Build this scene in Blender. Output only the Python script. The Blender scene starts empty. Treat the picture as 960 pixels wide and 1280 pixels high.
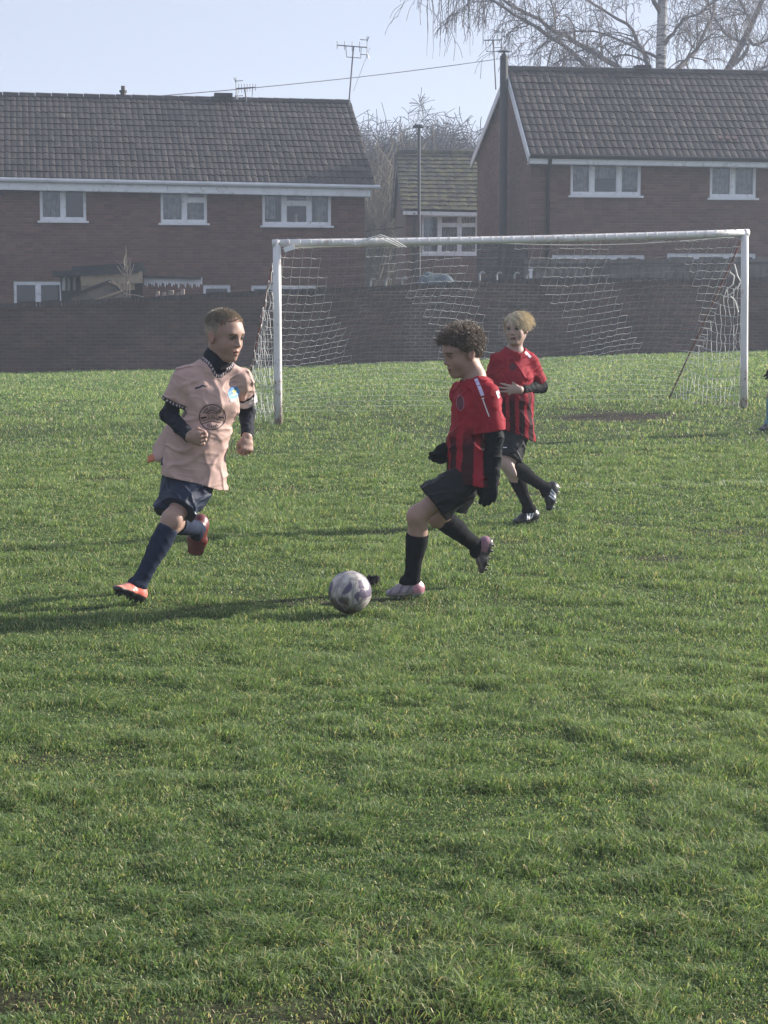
import bpy, bmesh, math, random, hashlib
import numpy as np
from mathutils import Vector, Matrix
from mathutils.bvhtree import BVHTree
R = math.radians
rnd = random.Random(7)
sc = bpy.context.scene
COL = sc.collection

# ---------------------------------------------------------------- camera
F = 2560.0                       # focal length in photograph pixels (960 x 1280)
TH = math.atan((640 - 374) / F)
CAMZ = 1.475
CAM = np.array([0.0, 0.0, CAMZ])
ct, st = math.cos(TH), math.sin(TH)

def ray(px, py):
    a = (px - 480) / F; b = (640 - py) / F
    return np.array([a, ct + b * st, -st + b * ct])
def at(px, py, Y):
    r = ray(px, py); return CAM + r * (Y / r[1])
def sstep(t):
    t = np.clip(t, 0, 1); return t * t * (3 - 2 * t)
def gz(x, y):
    return 0.037 * 14 * np.tanh((x + 1.9) / 14) * np.where(np.asarray(x) < -1.9, 0.5, 1.0) * sstep((y - 12) / 22.0)
def G(px, py):
    r = ray(px, py); t = CAMZ / -r[2]
    for _ in range(30):
        p = CAM + r * t
        t = (CAMZ - gz(p[0], p[1])) / -r[2]
    return CAM + r * t

cam = bpy.data.cameras.new('camera'); camo = bpy.data.objects.new('camera', cam); COL.objects.link(camo)
cam.sensor_fit = 'VERTICAL'; cam.sensor_height = 36.0; cam.lens = 36.0 * F / 1280
cam.clip_end = 3000; cam.clip_start = 0.1
camo.location = CAM; camo.rotation_euler = (math.pi / 2 - TH, 0, 0)
sc.camera = camo

# ---------------------------------------------------------------- object helpers
def srgb(r, g, b):
    def f(c):
        c /= 255.0
        return c / 12.92 if c <= 0.04045 else ((c + 0.055) / 1.055) ** 2.4
    return (f(r), f(g), f(b))

def link(o, parent=None):
    COL.objects.link(o)
    if parent is not None: o.parent = parent
    return o
def tag(o, label=None, cat=None, group=None, kind=None):
    if label: o['label'] = label
    if cat: o['category'] = cat
    if group: o['group'] = group
    if kind: o['kind'] = kind
    return o
def empty(name, loc=(0, 0, 0), rz=0.0):
    o = bpy.data.objects.new(name, None); o.location = Vector(loc); o.rotation_euler = (0, 0, rz)
    o.empty_display_size = 0.2
    return link(o)

class MB:
    """collects shapes and links them as one mesh object"""
    def __init__(s): s.v = []; s.f = []
    def quad(s, a, b, c, d):
        i = len(s.v); s.v += [tuple(a), tuple(b), tuple(c), tuple(d)]; s.f.append((i, i + 1, i + 2, i + 3))
    def poly(s, pts):
        i = len(s.v); s.v += [tuple(p) for p in pts]; s.f.append(tuple(range(i, i + len(pts))))
    def box(s, x0, x1, y0, y1, z0, z1):
        i = len(s.v)
        s.v += [(x0, y0, z0), (x1, y0, z0), (x1, y1, z0), (x0, y1, z0), (x0, y0, z1), (x1, y0, z1), (x1, y1, z1), (x0, y1, z1)]
        s.f += [(i, i+3, i+2, i+1), (i+4, i+5, i+6, i+7), (i, i+1, i+5, i+4), (i+1, i+2, i+6, i+5), (i+2, i+3, i+7, i+6), (i+3, i, i+4, i+7)]
    def bar(s, a, b, w, h, up=(0, 0, 1)):
        """rectangular bar from a to b"""
        a = Vector(a); b = Vector(b); d = (b - a).normalized(); up = Vector(up)
        sd = d.cross(up)
        if sd.length < 1e-4: sd = d.cross(Vector((1, 0, 0)))
        sd.normalize(); u = sd.cross(d)
        i = len(s.v)
        for p in (a, b):
            for x, y in ((-1, -1), (1, -1), (1, 1), (-1, 1)):
                s.v.append(tuple(p + sd * (x * w / 2) + u * (y * h / 2)))
        s.f += [(i+3, i+2, i+1, i), (i+4, i+5, i+6, i+7)]
        for k in range(4):
            s.f.append((i + k, i + (k+1) % 4, i + 4 + (k+1) % 4, i + 4 + k))
    def tube(s, pts, rad, n=6, cap=True):
        """tube along pts with radius (number or list)"""
        pts = [Vector(p) for p in pts]; m = len(pts)
        if not hasattr(rad, '__len__'): rad = [rad] * m
        ref = None; i0 = len(s.v)
        for k in range(m):
            d = (pts[min(k + 1, m - 1)] - pts[max(k - 1, 0)])
            if d.length < 1e-9: d = Vector((0, 0, 1))
            d.normalize()
            if ref is None:
                ref = d.cross(Vector((0.3, 0.1, 1)));
                if ref.length < 1e-3: ref = d.cross(Vector((1, 0, 0)))
            ref = ref - d * ref.dot(d)
            if ref.length < 1e-6: ref = d.orthogonal()
            ref.normalize(); q = d.cross(ref)
            for j in range(n):
                a = 2 * math.pi * j / n
                s.v.append(tuple(pts[k] + (ref * math.cos(a) + q * math.sin(a)) * rad[k]))
        for k in range(m - 1):
            for j in range(n):
                a = i0 + k * n + j; b = i0 + k * n + (j + 1) % n
                s.f.append((a, b, b + n, a + n))
        if cap:
            s.f.append(tuple(i0 + j for j in range(n))[::-1])
            s.f.append(tuple(i0 + (m - 1) * n + j for j in range(n)))
    def build(s, name, mat=None, parent=None, smooth=False, loc=None):
        me = bpy.data.meshes.new(name)
        me.from_pydata(s.v, [], s.f)
        if smooth: me.shade_smooth()
        if mat is not None: me.materials.append(mat)
        o = bpy.data.objects.new(name, me)
        if loc is not None: o.location = loc
        return link(o, parent)

def mesh_np(name, verts, faces, mat=None, parent=None, col=None, smooth=True, uv=None):
    """faces: (N,3) or (N,4) int array, or list of such arrays"""
    if not isinstance(faces, list): faces = [faces]
    me = bpy.data.meshes.new(name)
    verts = np.ascontiguousarray(verts, dtype=np.float32)
    me.vertices.add(len(verts)); me.vertices.foreach_set('co', verts.ravel())
    idx = np.concatenate([f.ravel() for f in faces]).astype(np.int32)
    cnt = np.concatenate([np.full(len(f), f.shape[1], np.int32) for f in faces])
    start = np.concatenate([[0], np.cumsum(cnt)[:-1]]).astype(np.int32)
    me.loops.add(len(idx)); me.loops.foreach_set('vertex_index', idx)
    me.polygons.add(len(cnt)); me.polygons.foreach_set('loop_start', start)
    try: me.polygons.foreach_set('loop_total', cnt)
    except Exception: pass
    me.polygons.foreach_set('use_smooth', np.full(len(cnt), smooth))
    if col is not None:
        a = me.attributes.new('Col', 'FLOAT_COLOR', 'POINT')
        c4 = np.ones((len(verts), 4), np.float32); c4[:, :3] = col
        a.data.foreach_set('color', c4.ravel())
    if uv is not None:
        a = me.attributes.new('tile', 'FLOAT_VECTOR', 'POINT')
        u3 = np.zeros((len(verts), 3), np.float32); u3[:, :uv.shape[1]] = uv
        a.data.foreach_set('vector', u3.ravel())
    me.update(calc_edges=True); me.validate()
    if mat is not None: me.materials.append(mat)
    o = bpy.data.objects.new(name, me)
    return link(o, parent)

# ---------------------------------------------------------------- materials
class NT:
    def __init__(s, name):
        s.m = bpy.data.materials.new(name); s.m.use_nodes = True
        s.t = s.m.node_tree; s.t.nodes.clear()
        s.out = s.t.nodes.new('ShaderNodeOutputMaterial')
    def n(s, typ, **kw):
        nd = s.t.nodes.new('ShaderNode' + typ)
        for k, v in kw.items():
            if k.startswith('i_'):
                key = k[2:]
                key = int(key) if key.isdigit() else key.replace('_', ' ')
                s.set(nd.inputs[key], v)
            else: setattr(nd, k, v)
        return nd
    def set(s, inp, v):
        if isinstance(v, bpy.types.NodeSocket): s.t.links.new(v, inp)
        elif isinstance(v, (tuple, list)) and len(v) == 3 and inp.type == 'RGBA': inp.default_value = (*v, 1)
        else: inp.default_value = v
    def math(s, op, a, b=0.0, c=0.0, clamp=False):
        nd = s.n('Math', operation=op, use_clamp=clamp)
        s.set(nd.inputs[0], a); s.set(nd.inputs[1], b); s.set(nd.inputs[2], c); return nd.outputs[0]
    def mix(s, fac, a, b, blend='MIX'):
        nd = s.n('Mix', data_type='RGBA', blend_type=blend)
        s.set(nd.inputs[0], fac); s.set(nd.inputs[6], a); s.set(nd.inputs[7], b); return nd.outputs[2]
    def noise(s, vec, scale, detail=3, rough=0.55, dist=0.0):
        nd = s.n('TexNoise'); s.set(nd.inputs['Vector'], vec)
        nd.inputs['Scale'].default_value = scale; nd.inputs['Detail'].default_value = detail
        nd.inputs['Roughness'].default_value = rough; nd.inputs['Distortion'].default_value = dist
        return nd.outputs['Fac']
    def ramp(s, fac, stops):
        nd = s.n('ValToRGB'); s.set(nd.inputs[0], fac)
        e = nd.color_ramp.elements
        while len(e) > 1: e.remove(e[-1])
        e[0].position = stops[0][0]; e[0].color = (*stops[0][1], 1)
        for p, c in stops[1:]:
            k = e.new(p); k.color = (*c, 1)
        return nd.outputs[0]
    def obj(s): return s.n('TexCoord').outputs['Object']
    def scalev(s, vec, sx, sy, sz):
        nd = s.n('Mapping'); s.set(nd.inputs[0], vec); nd.inputs['Scale'].default_value = (sx, sy, sz); return nd.outputs[0]
    def bsdf(s, col, rough=0.6, spec=0.5, metallic=0.0, bump=None, bstr=0.3, bdist=0.01, **kw):
        p = s.n('BsdfPrincipled')
        s.set(p.inputs['Base Color'], col); s.set(p.inputs['Roughness'], rough)
        p.inputs['Specular IOR Level'].default_value = spec; p.inputs['Metallic'].default_value = metallic
        if bump is not None:
            b = s.n('Bump'); b.inputs['Strength'].default_value = bstr; b.inputs['Distance'].default_value = bdist
            s.set(b.inputs['Height'], bump); s.t.links.new(b.outputs[0], p.inputs['Normal'])
        for k, v in kw.items(): s.set(p.inputs[k.replace('_', ' ')], v)
        return p.outputs[0]
    def done(s, sh):
        s.t.links.new(sh, s.out.inputs[0]); return s.m

def M(name, col, rough=0.6, var=0.2, scale=6.0, spec=0.4, metallic=0.0, bump=0.0, bscale=60.0, tint=None, attr=False):
    """noise-varied material; with attr the colour comes from the mesh's own colour attribute"""
    t = NT(name); v = t.obj()
    n1 = t.noise(v, scale, 4)
    lo = 1 - var; hi = 1 + var
    k = t.n('MapRange', i_0=n1, i_1=0.3, i_2=0.7, i_3=lo, i_4=hi).outputs[0]
    if attr:
        base = t.n('Attribute', attribute_name='Col').outputs['Color']
    else:
        base = t.n('RGB').outputs[0]; base.default_value = (*col, 1)
    vm = t.n('VectorMath', operation='SCALE'); t.set(vm.inputs[0], base); t.set(vm.inputs['Scale'], k)
    c = vm.outputs[0]
    if tint is not None:
        n2 = t.noise(v, scale * 2.7, 5, 0.65)
        f = t.n('MapRange', i_0=n2, i_1=0.55, i_2=0.72, i_3=0.0, i_4=1.0).outputs[0]
        c = t.mix(f, c, tint)
    b = t.noise(v, bscale, 3) if bump else None
    return t.done(t.bsdf(c, rough, spec, metallic, b, bump, 0.01))

def brick_mat(name, c1, c2, mortar, dark=(0.5, 1.1), wscale=0.5, stain=None, msize=0.012):
    t = NT(name); tc = t.n('TexCoord'); o = tc.outputs['Object']; nr = tc.outputs['Normal']
    sx = t.n('SeparateXYZ', i_0=o); sn = t.n('SeparateXYZ', i_0=nr)
    side = t.math('GREATER_THAN', t.math('ABSOLUTE', sn.outputs[0]), 0.6)
    u = t.math('ADD', t.math('MULTIPLY', sx.outputs[1], side), t.math('MULTIPLY', sx.outputs[0], t.math('SUBTRACT', 1.0, side)))
    v = t.n('CombineXYZ', i_0=u, i_1=sx.outputs[2]).outputs[0]
    b = t.n('TexBrick'); t.set(b.inputs['Vector'], v)
    b.inputs['Color1'].default_value = (*c1, 1); b.inputs['Color2'].default_value = (*c2, 1); b.inputs['Mortar'].default_value = (*mortar, 1)
    b.inputs['Scale'].default_value = 1.0; b.inputs['Brick Width'].default_value = 0.225; b.inputs['Row Height'].default_value = 0.075
    b.inputs['Mortar Size'].default_value = msize; b.inputs['Mortar Smooth'].default_value = 0.3; b.inputs['Bias'].default_value = -0.1
    # single odd bricks and long weathering streaks
    row = t.scalev(v, 1 / 0.225, 1 / 0.075, 1)
    wn = t.n('TexWhiteNoise', noise_dimensions='2D'); fl = t.n('VectorMath', operation='FLOOR'); t.set(fl.inputs[0], row); t.set(wn.inputs['Vector'], fl.outputs[0])
    k1 = t.n('MapRange', i_0=wn.outputs[0], i_1=0.0, i_2=1.0, i_3=0.84, i_4=1.14).outputs[0]
    n1 = t.noise(t.scalev(o, 1, 1, 2.2), wscale, 5, 0.62)
    k2 = t.n('MapRange', i_0=n1, i_1=0.3, i_2=0.7, i_3=dark[0], i_4=dark[1]).outputs[0]
    vm = t.n('VectorMath', operation='SCALE'); t.set(vm.inputs[0], b.outputs[0]); t.set(vm.inputs['Scale'], t.math('MULTIPLY', k1, k2))
    c = vm.outputs[0]
    if stain is not None:
        n2 = t.noise(o, wscale * 3.1, 5, 0.7)
        f = t.n('MapRange', i_0=n2, i_1=0.5, i_2=0.75, i_3=0.0, i_4=0.75).outputs[0]
        c = t.mix(f, c, stain)
    return t.done(t.bsdf(c, 0.9, 0.2, 0, b.outputs['Fac'], 0.5, -0.008))

def tile_mat(name, c, spread=0.35, moss=None):
    t = NT(name)
    a = t.n('Attribute', attribute_name='tile').outputs['Vector']
    fl = t.n('VectorMath', operation='FLOOR'); t.set(fl.inputs[0], a)
    wn = t.n('TexWhiteNoise', noise_dimensions='3D'); t.set(wn.inputs['Vector'], fl.outputs[0])
    k1 = t.n('MapRange', i_0=wn.outputs[0], i_1=0.0, i_2=1.0, i_3=1 - spread, i_4=1 + spread).outputs[0]
    o = t.obj()
    k2 = t.n('MapRange', i_0=t.noise(o, 0.7, 5, 0.6), i_1=0.3, i_2=0.7, i_3=0.75, i_4=1.25).outputs[0]
    vm = t.n('VectorMath', operation='SCALE'); vm.inputs[0].default_value = c; t.set(vm.inputs['Scale'], t.math('MULTIPLY', k1, k2))
    cc = vm.outputs[0]
    n2 = t.noise(o, 3.2, 6, 0.75)
    f = t.n('MapRange', i_0=n2, i_1=0.56 if moss is None else 0.44, i_2=0.7 if moss is None else 0.62, i_3=0.0, i_4=0.55 if moss is None else 0.95).outputs[0]
    cc = t.mix(f, cc, (0.16, 0.15, 0.13) if moss is None else moss)
    return t.done(t.bsdf(cc, 0.62, 0.45, 0, t.noise(o, 45, 3), 0.35, 0.01))

def glass_mat(name='window_glass'):
    t = NT(name)
    lw = t.n('LayerWeight', i_Blend=0.18)
    tr = t.n('BsdfTransparent', i_Color=(0.82, 0.86, 0.87))
    gl = t.n('BsdfGlossy', i_Color=(0.95, 0.97, 1.0), i_Roughness=0.03)
    o = t.obj(); bp = t.n('Bump'); bp.inputs['Strength'].default_value = 0.03; t.set(bp.inputs['Height'], t.noise(o, 1.5, 2)); t.t.links.new(bp.outputs[0], gl.inputs['Normal'])
    mx = t.n('MixShader', i_0=t.math('ADD', t.math('MULTIPLY', lw.outputs['Fresnel'], 0.9), 0.07), i_1=tr.outputs[0], i_2=gl.outputs[0])
    return t.done(mx.outputs[0])

# value noise for scattering
def vnoise(x, y, seed=0):
    r = np.random.RandomState(seed); tab = r.rand(256, 256)
    xi = np.floor(x).astype(int); yi = np.floor(y).astype(int)
    fx = x - xi; fy = y - yi; fx = fx * fx * (3 - 2 * fx); fy = fy * fy * (3 - 2 * fy)
    g = lambda a, b: tab[a % 256, b % 256]
    return (g(xi, yi) * (1 - fx) + g(xi + 1, yi) * fx) * (1 - fy) + (g(xi, yi + 1) * (1 - fx) + g(xi + 1, yi + 1) * fx) * fy
def fbm(x, y, seed=0, o=3):
    s = 0; a = 0.5; t = 0
    for k in range(o):
        s = s + a * vnoise(x * 2 ** k, y * 2 ** k, seed + k); t += a; a *= 0.55
    return s / t
# ================================================================ SETTING
white = M('white_upvc', (0.84, 0.85, 0.86), 0.35, 0.06, 3, tint=(0.5, 0.5, 0.48))
white_old = M('weathered_white_paint', (0.66, 0.67, 0.68), 0.5, 0.15, 2)
black_plastic = M('black_plastic', (0.02, 0.02, 0.022), 0.4, 0.3, 3)
dark_felt = M('roofing_felt', (0.035, 0.037, 0.04), 0.85, 0.35, 3, bump=0.3)
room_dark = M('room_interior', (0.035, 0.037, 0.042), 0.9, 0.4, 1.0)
net_curtain = M('net_curtain', (0.30, 0.31, 0.32), 0.9, 0.35, 7)
wood_old = M('weathered_boards', (0.17, 0.145, 0.12), 0.85, 0.4, 3, bump=0.4, bscale=20)
wood_pale = M('pale_plywood', (0.36, 0.28, 0.19), 0.8, 0.25, 2, tint=(0.2, 0.15, 0.1))
steel = M('galvanised_steel', (0.06, 0.07, 0.078), 0.8, 0.12, 4, metallic=0.0)
glass = glass_mat()
brick_l = brick_mat('house_brick', (0.185, 0.094, 0.068), (0.145, 0.075, 0.056), (0.15, 0.108, 0.088), (0.8, 1.15), 0.35)
brick_r = brick_mat('house_brick_brown', (0.175, 0.094, 0.07), (0.135, 0.075, 0.058), (0.14, 0.105, 0.09), (0.82, 1.15), 0.4)
tile_l = tile_mat('concrete_roof_tiles', (0.027, 0.020, 0.0175), 0.5)
tile_r = tile_mat('brown_roof_tiles', (0.029, 0.021, 0.018), 0.55)
tile_m = tile_mat('mossy_roof_tiles', (0.036, 0.031, 0.026), 0.4, moss=(0.13, 0.125, 0.04))

class House:
    """local frame: x along the front, y into the house, z up; root carries the yaw"""
    def __init__(s, name, px, Y, yaw):
        p = at(px, 300, Y); s.O = np.array([p[0], p[1], 0.0]); s.yaw = yaw
        s.c, s.s = math.cos(yaw), math.sin(yaw)
        s.root = empty(name, s.O, yaw)
    def loc(s, px, py, y=0.0):
        """pixel -> (x, z) on local plane y"""
        r = ray(px, py); d = CAM - s.O
        ly0 = -s.s * d[0] + s.c * d[1]; lyr = -s.s * r[0] + s.c * r[1]
        t = (y - ly0) / lyr; p = d + r * t
        return s.c * p[0] + s.s * p[1], p[2]
    def lin(s, pa, pb, y):
        (x0, z0), (x1, z1) = s.loc(*pa, y), s.loc(*pb, y)
        return lambda x: z0 + (z1 - z0) * (x - x0) / (x1 - x0)

def wall_mesh(x0, x1, z0, z1, holes, y=0.0, reveal=0.1):
    mb = MB()
    xs = sorted({x0, x1, *[h[0] for h in holes], *[h[1] for h in holes]})
    zs = sorted({z0, z1, *[h[2] for h in holes], *[h[3] for h in holes]})
    for i in range(len(xs) - 1):
        for j in range(len(zs) - 1):
            cx = (xs[i] + xs[i+1]) / 2; cz = (zs[j] + zs[j+1]) / 2
            if any(h[0] < cx < h[1] and h[2] < cz < h[3] for h in holes): continue
            mb.quad((xs[i], y, zs[j]), (xs[i+1], y, zs[j]), (xs[i+1], y, zs[j+1]), (xs[i], y, zs[j+1]))
    for a, b, c, d in holes:
        yr = y + reveal
        mb.quad((a, y, c), (a, y, d), (a, yr, d), (a, yr, c)); mb.quad((b, y, c), (b, yr, c), (b, yr, d), (b, y, d))
        mb.quad((a, y, d), (b, y, d), (b, yr, d), (a, yr, d)); mb.quad((a, y, c), (a, yr, c), (b, yr, c), (b, y, c))
    return mb

def window(root, h, cols, curtain=None, sill=True, y=0.0, label=None):
    """cols: list of (fraction width, [transom fractions from top]) ; frame > pane, sill, curtain"""
    a, b, c, d = h; w = 0.06; yf = y + 0.03; yb = y + 0.095
    mb = MB()
    mb.box(a, b, yf, yb, d - w, d); mb.box(a, b, yf, yb, c, c + w)
    mb.box(a, a + w, yf, yb, c + w, d - w); mb.box(b - w, b, yf, yb, c + w, d - w)
    tot = sum(q[0] for q in cols); x = a; edges = [a]
    for fr, tr in cols:
        xn = x + (b - a) * fr / tot
        if xn < b - 1e-4: mb.box(xn - w * 0.6, xn + w * 0.6, yf - 0.002, yb, c + w, d - w)
        for t_ in tr:
            zt = d - (d - c) * t_
            mb.box(x + w * 0.6, xn - w * 0.6, yf + 0.001, yb, zt - w * 0.55, zt + w * 0.55)
        # opening casement sub-frames
        e = 0.035
        x2, x3 = x + w * 0.6, xn - w * 0.6
        zz = [d - w] + [d - (d - c) * t_ for t_ in tr] + [c + w]
        for k in range(len(zz) - 1):
            zt, zb = zz[k] - (w * 0.55 if k else 0), zz[k + 1] + (w * 0.55 if k < len(zz) - 2 else 0)
            mb.box(x2, x3, yf + 0.012, yb, zt - e, zt); mb.box(x2, x3, yf + 0.012, yb, zb, zb + e)
            mb.box(x2, x2 + e, yf + 0.012, yb, zb + e, zt - e); mb.box(x3 - e, x3, yf + 0.012, yb, zb + e, zt - e)
        x = xn; edges.append(xn)
    f = mb.build('window', white, root)
    if label: f['label'] = label
    g = MB(); g.quad((a + w, yb - 0.02, c + w), (b - w, yb - 0.02, c + w), (b - w, yb - 0.02, d - w), (a + w, yb - 0.02, d - w))
    g.build('pane', glass, f)
    if sill:
        sm = MB(); sm.box(a - 0.06, b + 0.06, y - 0.07, y + 0.028, c - 0.05, c - 0.002); sm.build('sill', white, f)
    if curtain:
        for fr0, fr1, z0f, z1f in curtain:
            cm = MB(); n = 40; xa = a + (b - a) * fr0; xb = a + (b - a) * fr1; za = d - (d - c) * z0f; zb = d - (d - c) * z1f
            for i in range(n):
                t0, t1 = i / n, (i + 1) / n
                q = lambda t: (xa + (xb - xa) * t, y + 0.2 + 0.025 * math.sin(t * (xb - xa) * 62) + 0.01 * math.sin(t * 31))
                p0, p1 = q(t0), q(t1)
                cm.quad((*p0, zb), (*p1, zb), (*p1, za), (*p0, za))
            cm.build('curtain', net_curtain, f)
    return f

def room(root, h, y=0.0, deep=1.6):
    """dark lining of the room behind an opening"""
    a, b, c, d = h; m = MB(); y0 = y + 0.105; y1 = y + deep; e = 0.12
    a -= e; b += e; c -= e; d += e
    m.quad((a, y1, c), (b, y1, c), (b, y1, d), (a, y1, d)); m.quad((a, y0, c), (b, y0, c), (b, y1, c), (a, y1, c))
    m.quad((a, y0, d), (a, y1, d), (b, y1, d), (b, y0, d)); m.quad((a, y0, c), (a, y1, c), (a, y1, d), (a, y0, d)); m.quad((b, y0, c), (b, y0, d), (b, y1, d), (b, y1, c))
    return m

def tiled_roof(name, root, mat, x0, x1, eave, ridge, ye, yr, course=0.33, wave=0.15, lip=0.03, amp=0.018, x0r=None, x1r=None):
    """front slope: saw-toothed courses with a roll profile; eave/ridge: functions x -> z"""
    if x0r is None: x0r = x0
    if x1r is None: x1r = x1
    sl = math.hypot(yr - ye, ridge((x0 + x1) / 2) - eave((x0 + x1) / 2))
    nc = max(3, round(sl / course)); per = 6; nx = int((x1 - x0) / wave) * per + 1
    xs = np.linspace(0, 1, nx)
    ts, hs = [], []
    for j in range(nc):
        ts += [j / nc, (j + 1) / nc]; hs += [lip, 0.004]
    ts = np.array(ts); hs = np.array(hs)
    T, X = np.meshgrid(ts, xs, indexing='ij'); Hh = np.repeat(hs[:, None], nx, 1)
    xe = x0 + (x1 - x0) * X; xr = x0r + (x1r - x0r) * X
    px = xe + (xr - xe) * T
    jit = (np.random.RandomState(5).rand(nc, nx // per + 2) - 0.5) * 0.012
    rowi = np.repeat(np.arange(nc), 2)[:, None]; coli = np.minimum((X * (nx - 1) / per).astype(int), nx // per)
    ph = (X * (nx - 1) / per)
    prof = amp * np.abs(np.sin(math.pi * ph)) ** 0.7 + jit[rowi, coli]
    e = np.vectorize(eave)(xe); r = np.vectorize(ridge)(xr)
    py = ye + (yr - ye) * T; pz = e + (r - e) * T
    nrm = np.array([-(np.mean(r) - np.mean(e)), (yr - ye)]); nrm = nrm / np.linalg.norm(nrm)
    py = py + nrm[0] * (Hh + prof); pz = pz + nrm[1] * (Hh + prof)
    V = np.stack([px, py, pz], -1).reshape(-1, 3)
    ii, jj = np.meshgrid(np.arange(2 * nc - 1), np.arange(nx - 1), indexing='ij')
    a = (ii * nx + jj).ravel(); Fq = np.stack([a, a + 1, a + 1 + nx, a + nx], 1)
    uv = np.stack([ph + 0.5 * 0, np.repeat(np.arange(nc), 2)[:, None] + 0 * X + 0.5], -1).reshape(-1, 2)
    return mesh_np(name, V, Fq, mat, root, smooth=False, uv=uv)

# ---------------- left terrace
HL = House('terraced_house', 456, 54.0, R(10))
tag(HL.root, 'long brown brick terrace with dark tiled roof, left of the gap between the houses', 'house')
EV = HL.lin((0, 222), (462, 231.5), -0.38)
RG = HL.lin((0, 119), (436, 128.5), 3.6)
xL = -17.0
eL = HL.lin((0, 233), (455, 239.5), 0.0)
w1 = [*[HL.loc(50, 276)[0], HL.loc(108, 276)[0]], HL.loc(79, 276)[1], HL.loc(79, 232.5)[1]]
w2 = [HL.loc(201, 279)[0], HL.loc(259, 279)[0], HL.loc(230, 279)[1], HL.loc(230, 236)[1]]
w3 = [HL.loc(328, 282)[0], HL.loc(414, 282)[0], HL.loc(370, 282)[1], HL.loc(370, 239.5)[1]]
def gw(p0, p1, ptop, hh=0.95, H_=HL):
    return [H_.loc(p0, ptop)[0], H_.loc(p1, ptop)[0], H_.loc((p0+p1)/2, ptop)[1] - hh, H_.loc((p0+p1)/2, ptop)[1]]
g1 = gw(17, 78, 351.5); g2 = gw(254, 288, 356); g3 = gw(314, 395, 356.5)
wx = [-15.2, -13.6, w1[2] + 0.1, w1[3] + 0.1]
holes = [w1, w2, w3, g1, g2, g3, wx]
ztop = min(EV(xL), EV(0)) - 0.16
wall_mesh(xL, 0, -0.6, ztop, holes).build('wall', brick_l, HL.root)
m = MB()
for xx in (0.0, xL):
    s_ = 1 if xx == 0 else -1
    p = [(xx, 0, -0.6), (xx, 7.2, -0.6), (xx, 7.2, EV(xx) - 0.1), (xx, 3.6, RG(xx) - 0.1), (xx, 0, ztop)]
    q = MB(); q.poly(p if s_ > 0 else p[::-1]); q.build('gable_wall', brick_l, HL.root)
m.quad((xL, 7.2, -0.6), (xL, 7.2, EV(xL) - 0.1), (0, 7.2, EV(0) - 0.1), (0, 7.2, -0.6))
m.build('rear_wall', brick_l, HL.root)
for h, cols, cur, lb in ((w1, [(1, []), (1, [])], [(0.0, 0.42, 0.0, 1.0)], 'two light upstairs window, left pane curtained'),
                     (w2, [(1.05, []), (1, [0.32])], [(0.02, 0.5, 0.03, 0.85), (0.55, 0.98, 0.36, 0.97)], 'upstairs window with small top light on the right'),
                     (w3, [(1, []), (1.15, [0.34]), (1, [])], [(0.03, 0.2, 0.0, 0.8), (0.78, 0.98, 0.1, 0.9)], 'three light upstairs window with small top light in the middle'),
                     (g1, [(1, []), (1, [])], None, None), (g2, [(1, [])], None, None), (g3, [(1, []), (1, []), (1, [])], None, None), (wx, [(1, []), (1, [])], None, None)):
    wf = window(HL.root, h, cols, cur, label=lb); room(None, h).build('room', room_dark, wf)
# small things on the sill of the middle windows
orn = M('ornaments', (0.4, 0.36, 0.3), 0.4, 0.5, 9)
for (h, fr) in ((w2, 0.3), (w2, 0.68), (w3, 0.5), (w3, 0.83)):
    x = h[0] + (h[1] - h[0]) * fr; z = h[2] + 0.07
    m = MB(); m.tube([(x, 0.13, z), (x, 0.13, z + 0.07), (x, 0.13, z + 0.12), (x, 0.13, z + 0.19), (x, 0.13, z + 0.24)], [0.05, 0.06, 0.03, 0.045, 0.01], 8)
    m.build('ornament', orn, HL.root)
tiled_roof('roof', HL.root, tile_l, xL - 0.1, 0.22, EV, RG, -0.38, 3.6, course=0.33, wave=0.16, lip=0.022, amp=0.018)
m = MB(); m.quad((xL - 0.1, 3.6, RG(xL)), (0.2, 3.6, RG(0)), (0.2, 7.6, EV(0)), (xL - 0.1, 7.6, EV(xL)))
m.quad((xL - 0.1, -0.36, EV(xL) - 0.02), (xL - 0.1, 3.6, RG(xL) - 0.06), (0.2, 3.6, RG(0) - 0.06), (0.2, -0.36, EV(0) - 0.02))
m.build('rear_roof', dark_felt, HL.root)
m = MB(); n = 40                                         # half-round ridge tiles
for i in range(n):
    xa = xL + (0.2 - xL) * i / n; xb = xL + (0.2 - xL) * (i + 1) / n - 0.015
    m.tube([(xa, 3.6, RG(xa) - 0.03), (xb, 3.6, RG(xb) - 0.035)], [0.13, 0.125], 8)
m.build('ridge_tiles', tile_l, HL.root)
m = MB(); xa = HL.loc(268, 125, 3.6)[0]; xb = HL.loc(290, 125, 3.6)[0]
m.bar((xa, 3.6, RG(xa) + 0.12), (xb, 3.6, RG(xb) + 0.12), 0.34, 0.12); m.build('ridge_vent', tile_l, HL.root)
m = MB(); m.bar((xL, -0.3, EV(xL) - 0.17), (0.1, -0.3, EV(0.1) - 0.17), 0.03, 0.24); m.bar((xL, -0.15, EV(xL) - 0.285), (0.1, -0.15, EV(0.1) - 0.285), 0.33, 0.02)
m.build('fascia', white, HL.root)
m = MB(); m.tube([(xL, -0.385, EV(xL) - 0.045), (0.34, -0.385, EV(0.34) - 0.045)], 0.058, 8); m.build('gutter', white_old, HL.root)
m = MB()                                                 # flue terminal on the ridge
xa = HL.loc(154, 122, 3.6)[0]; za = RG(xa)
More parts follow.
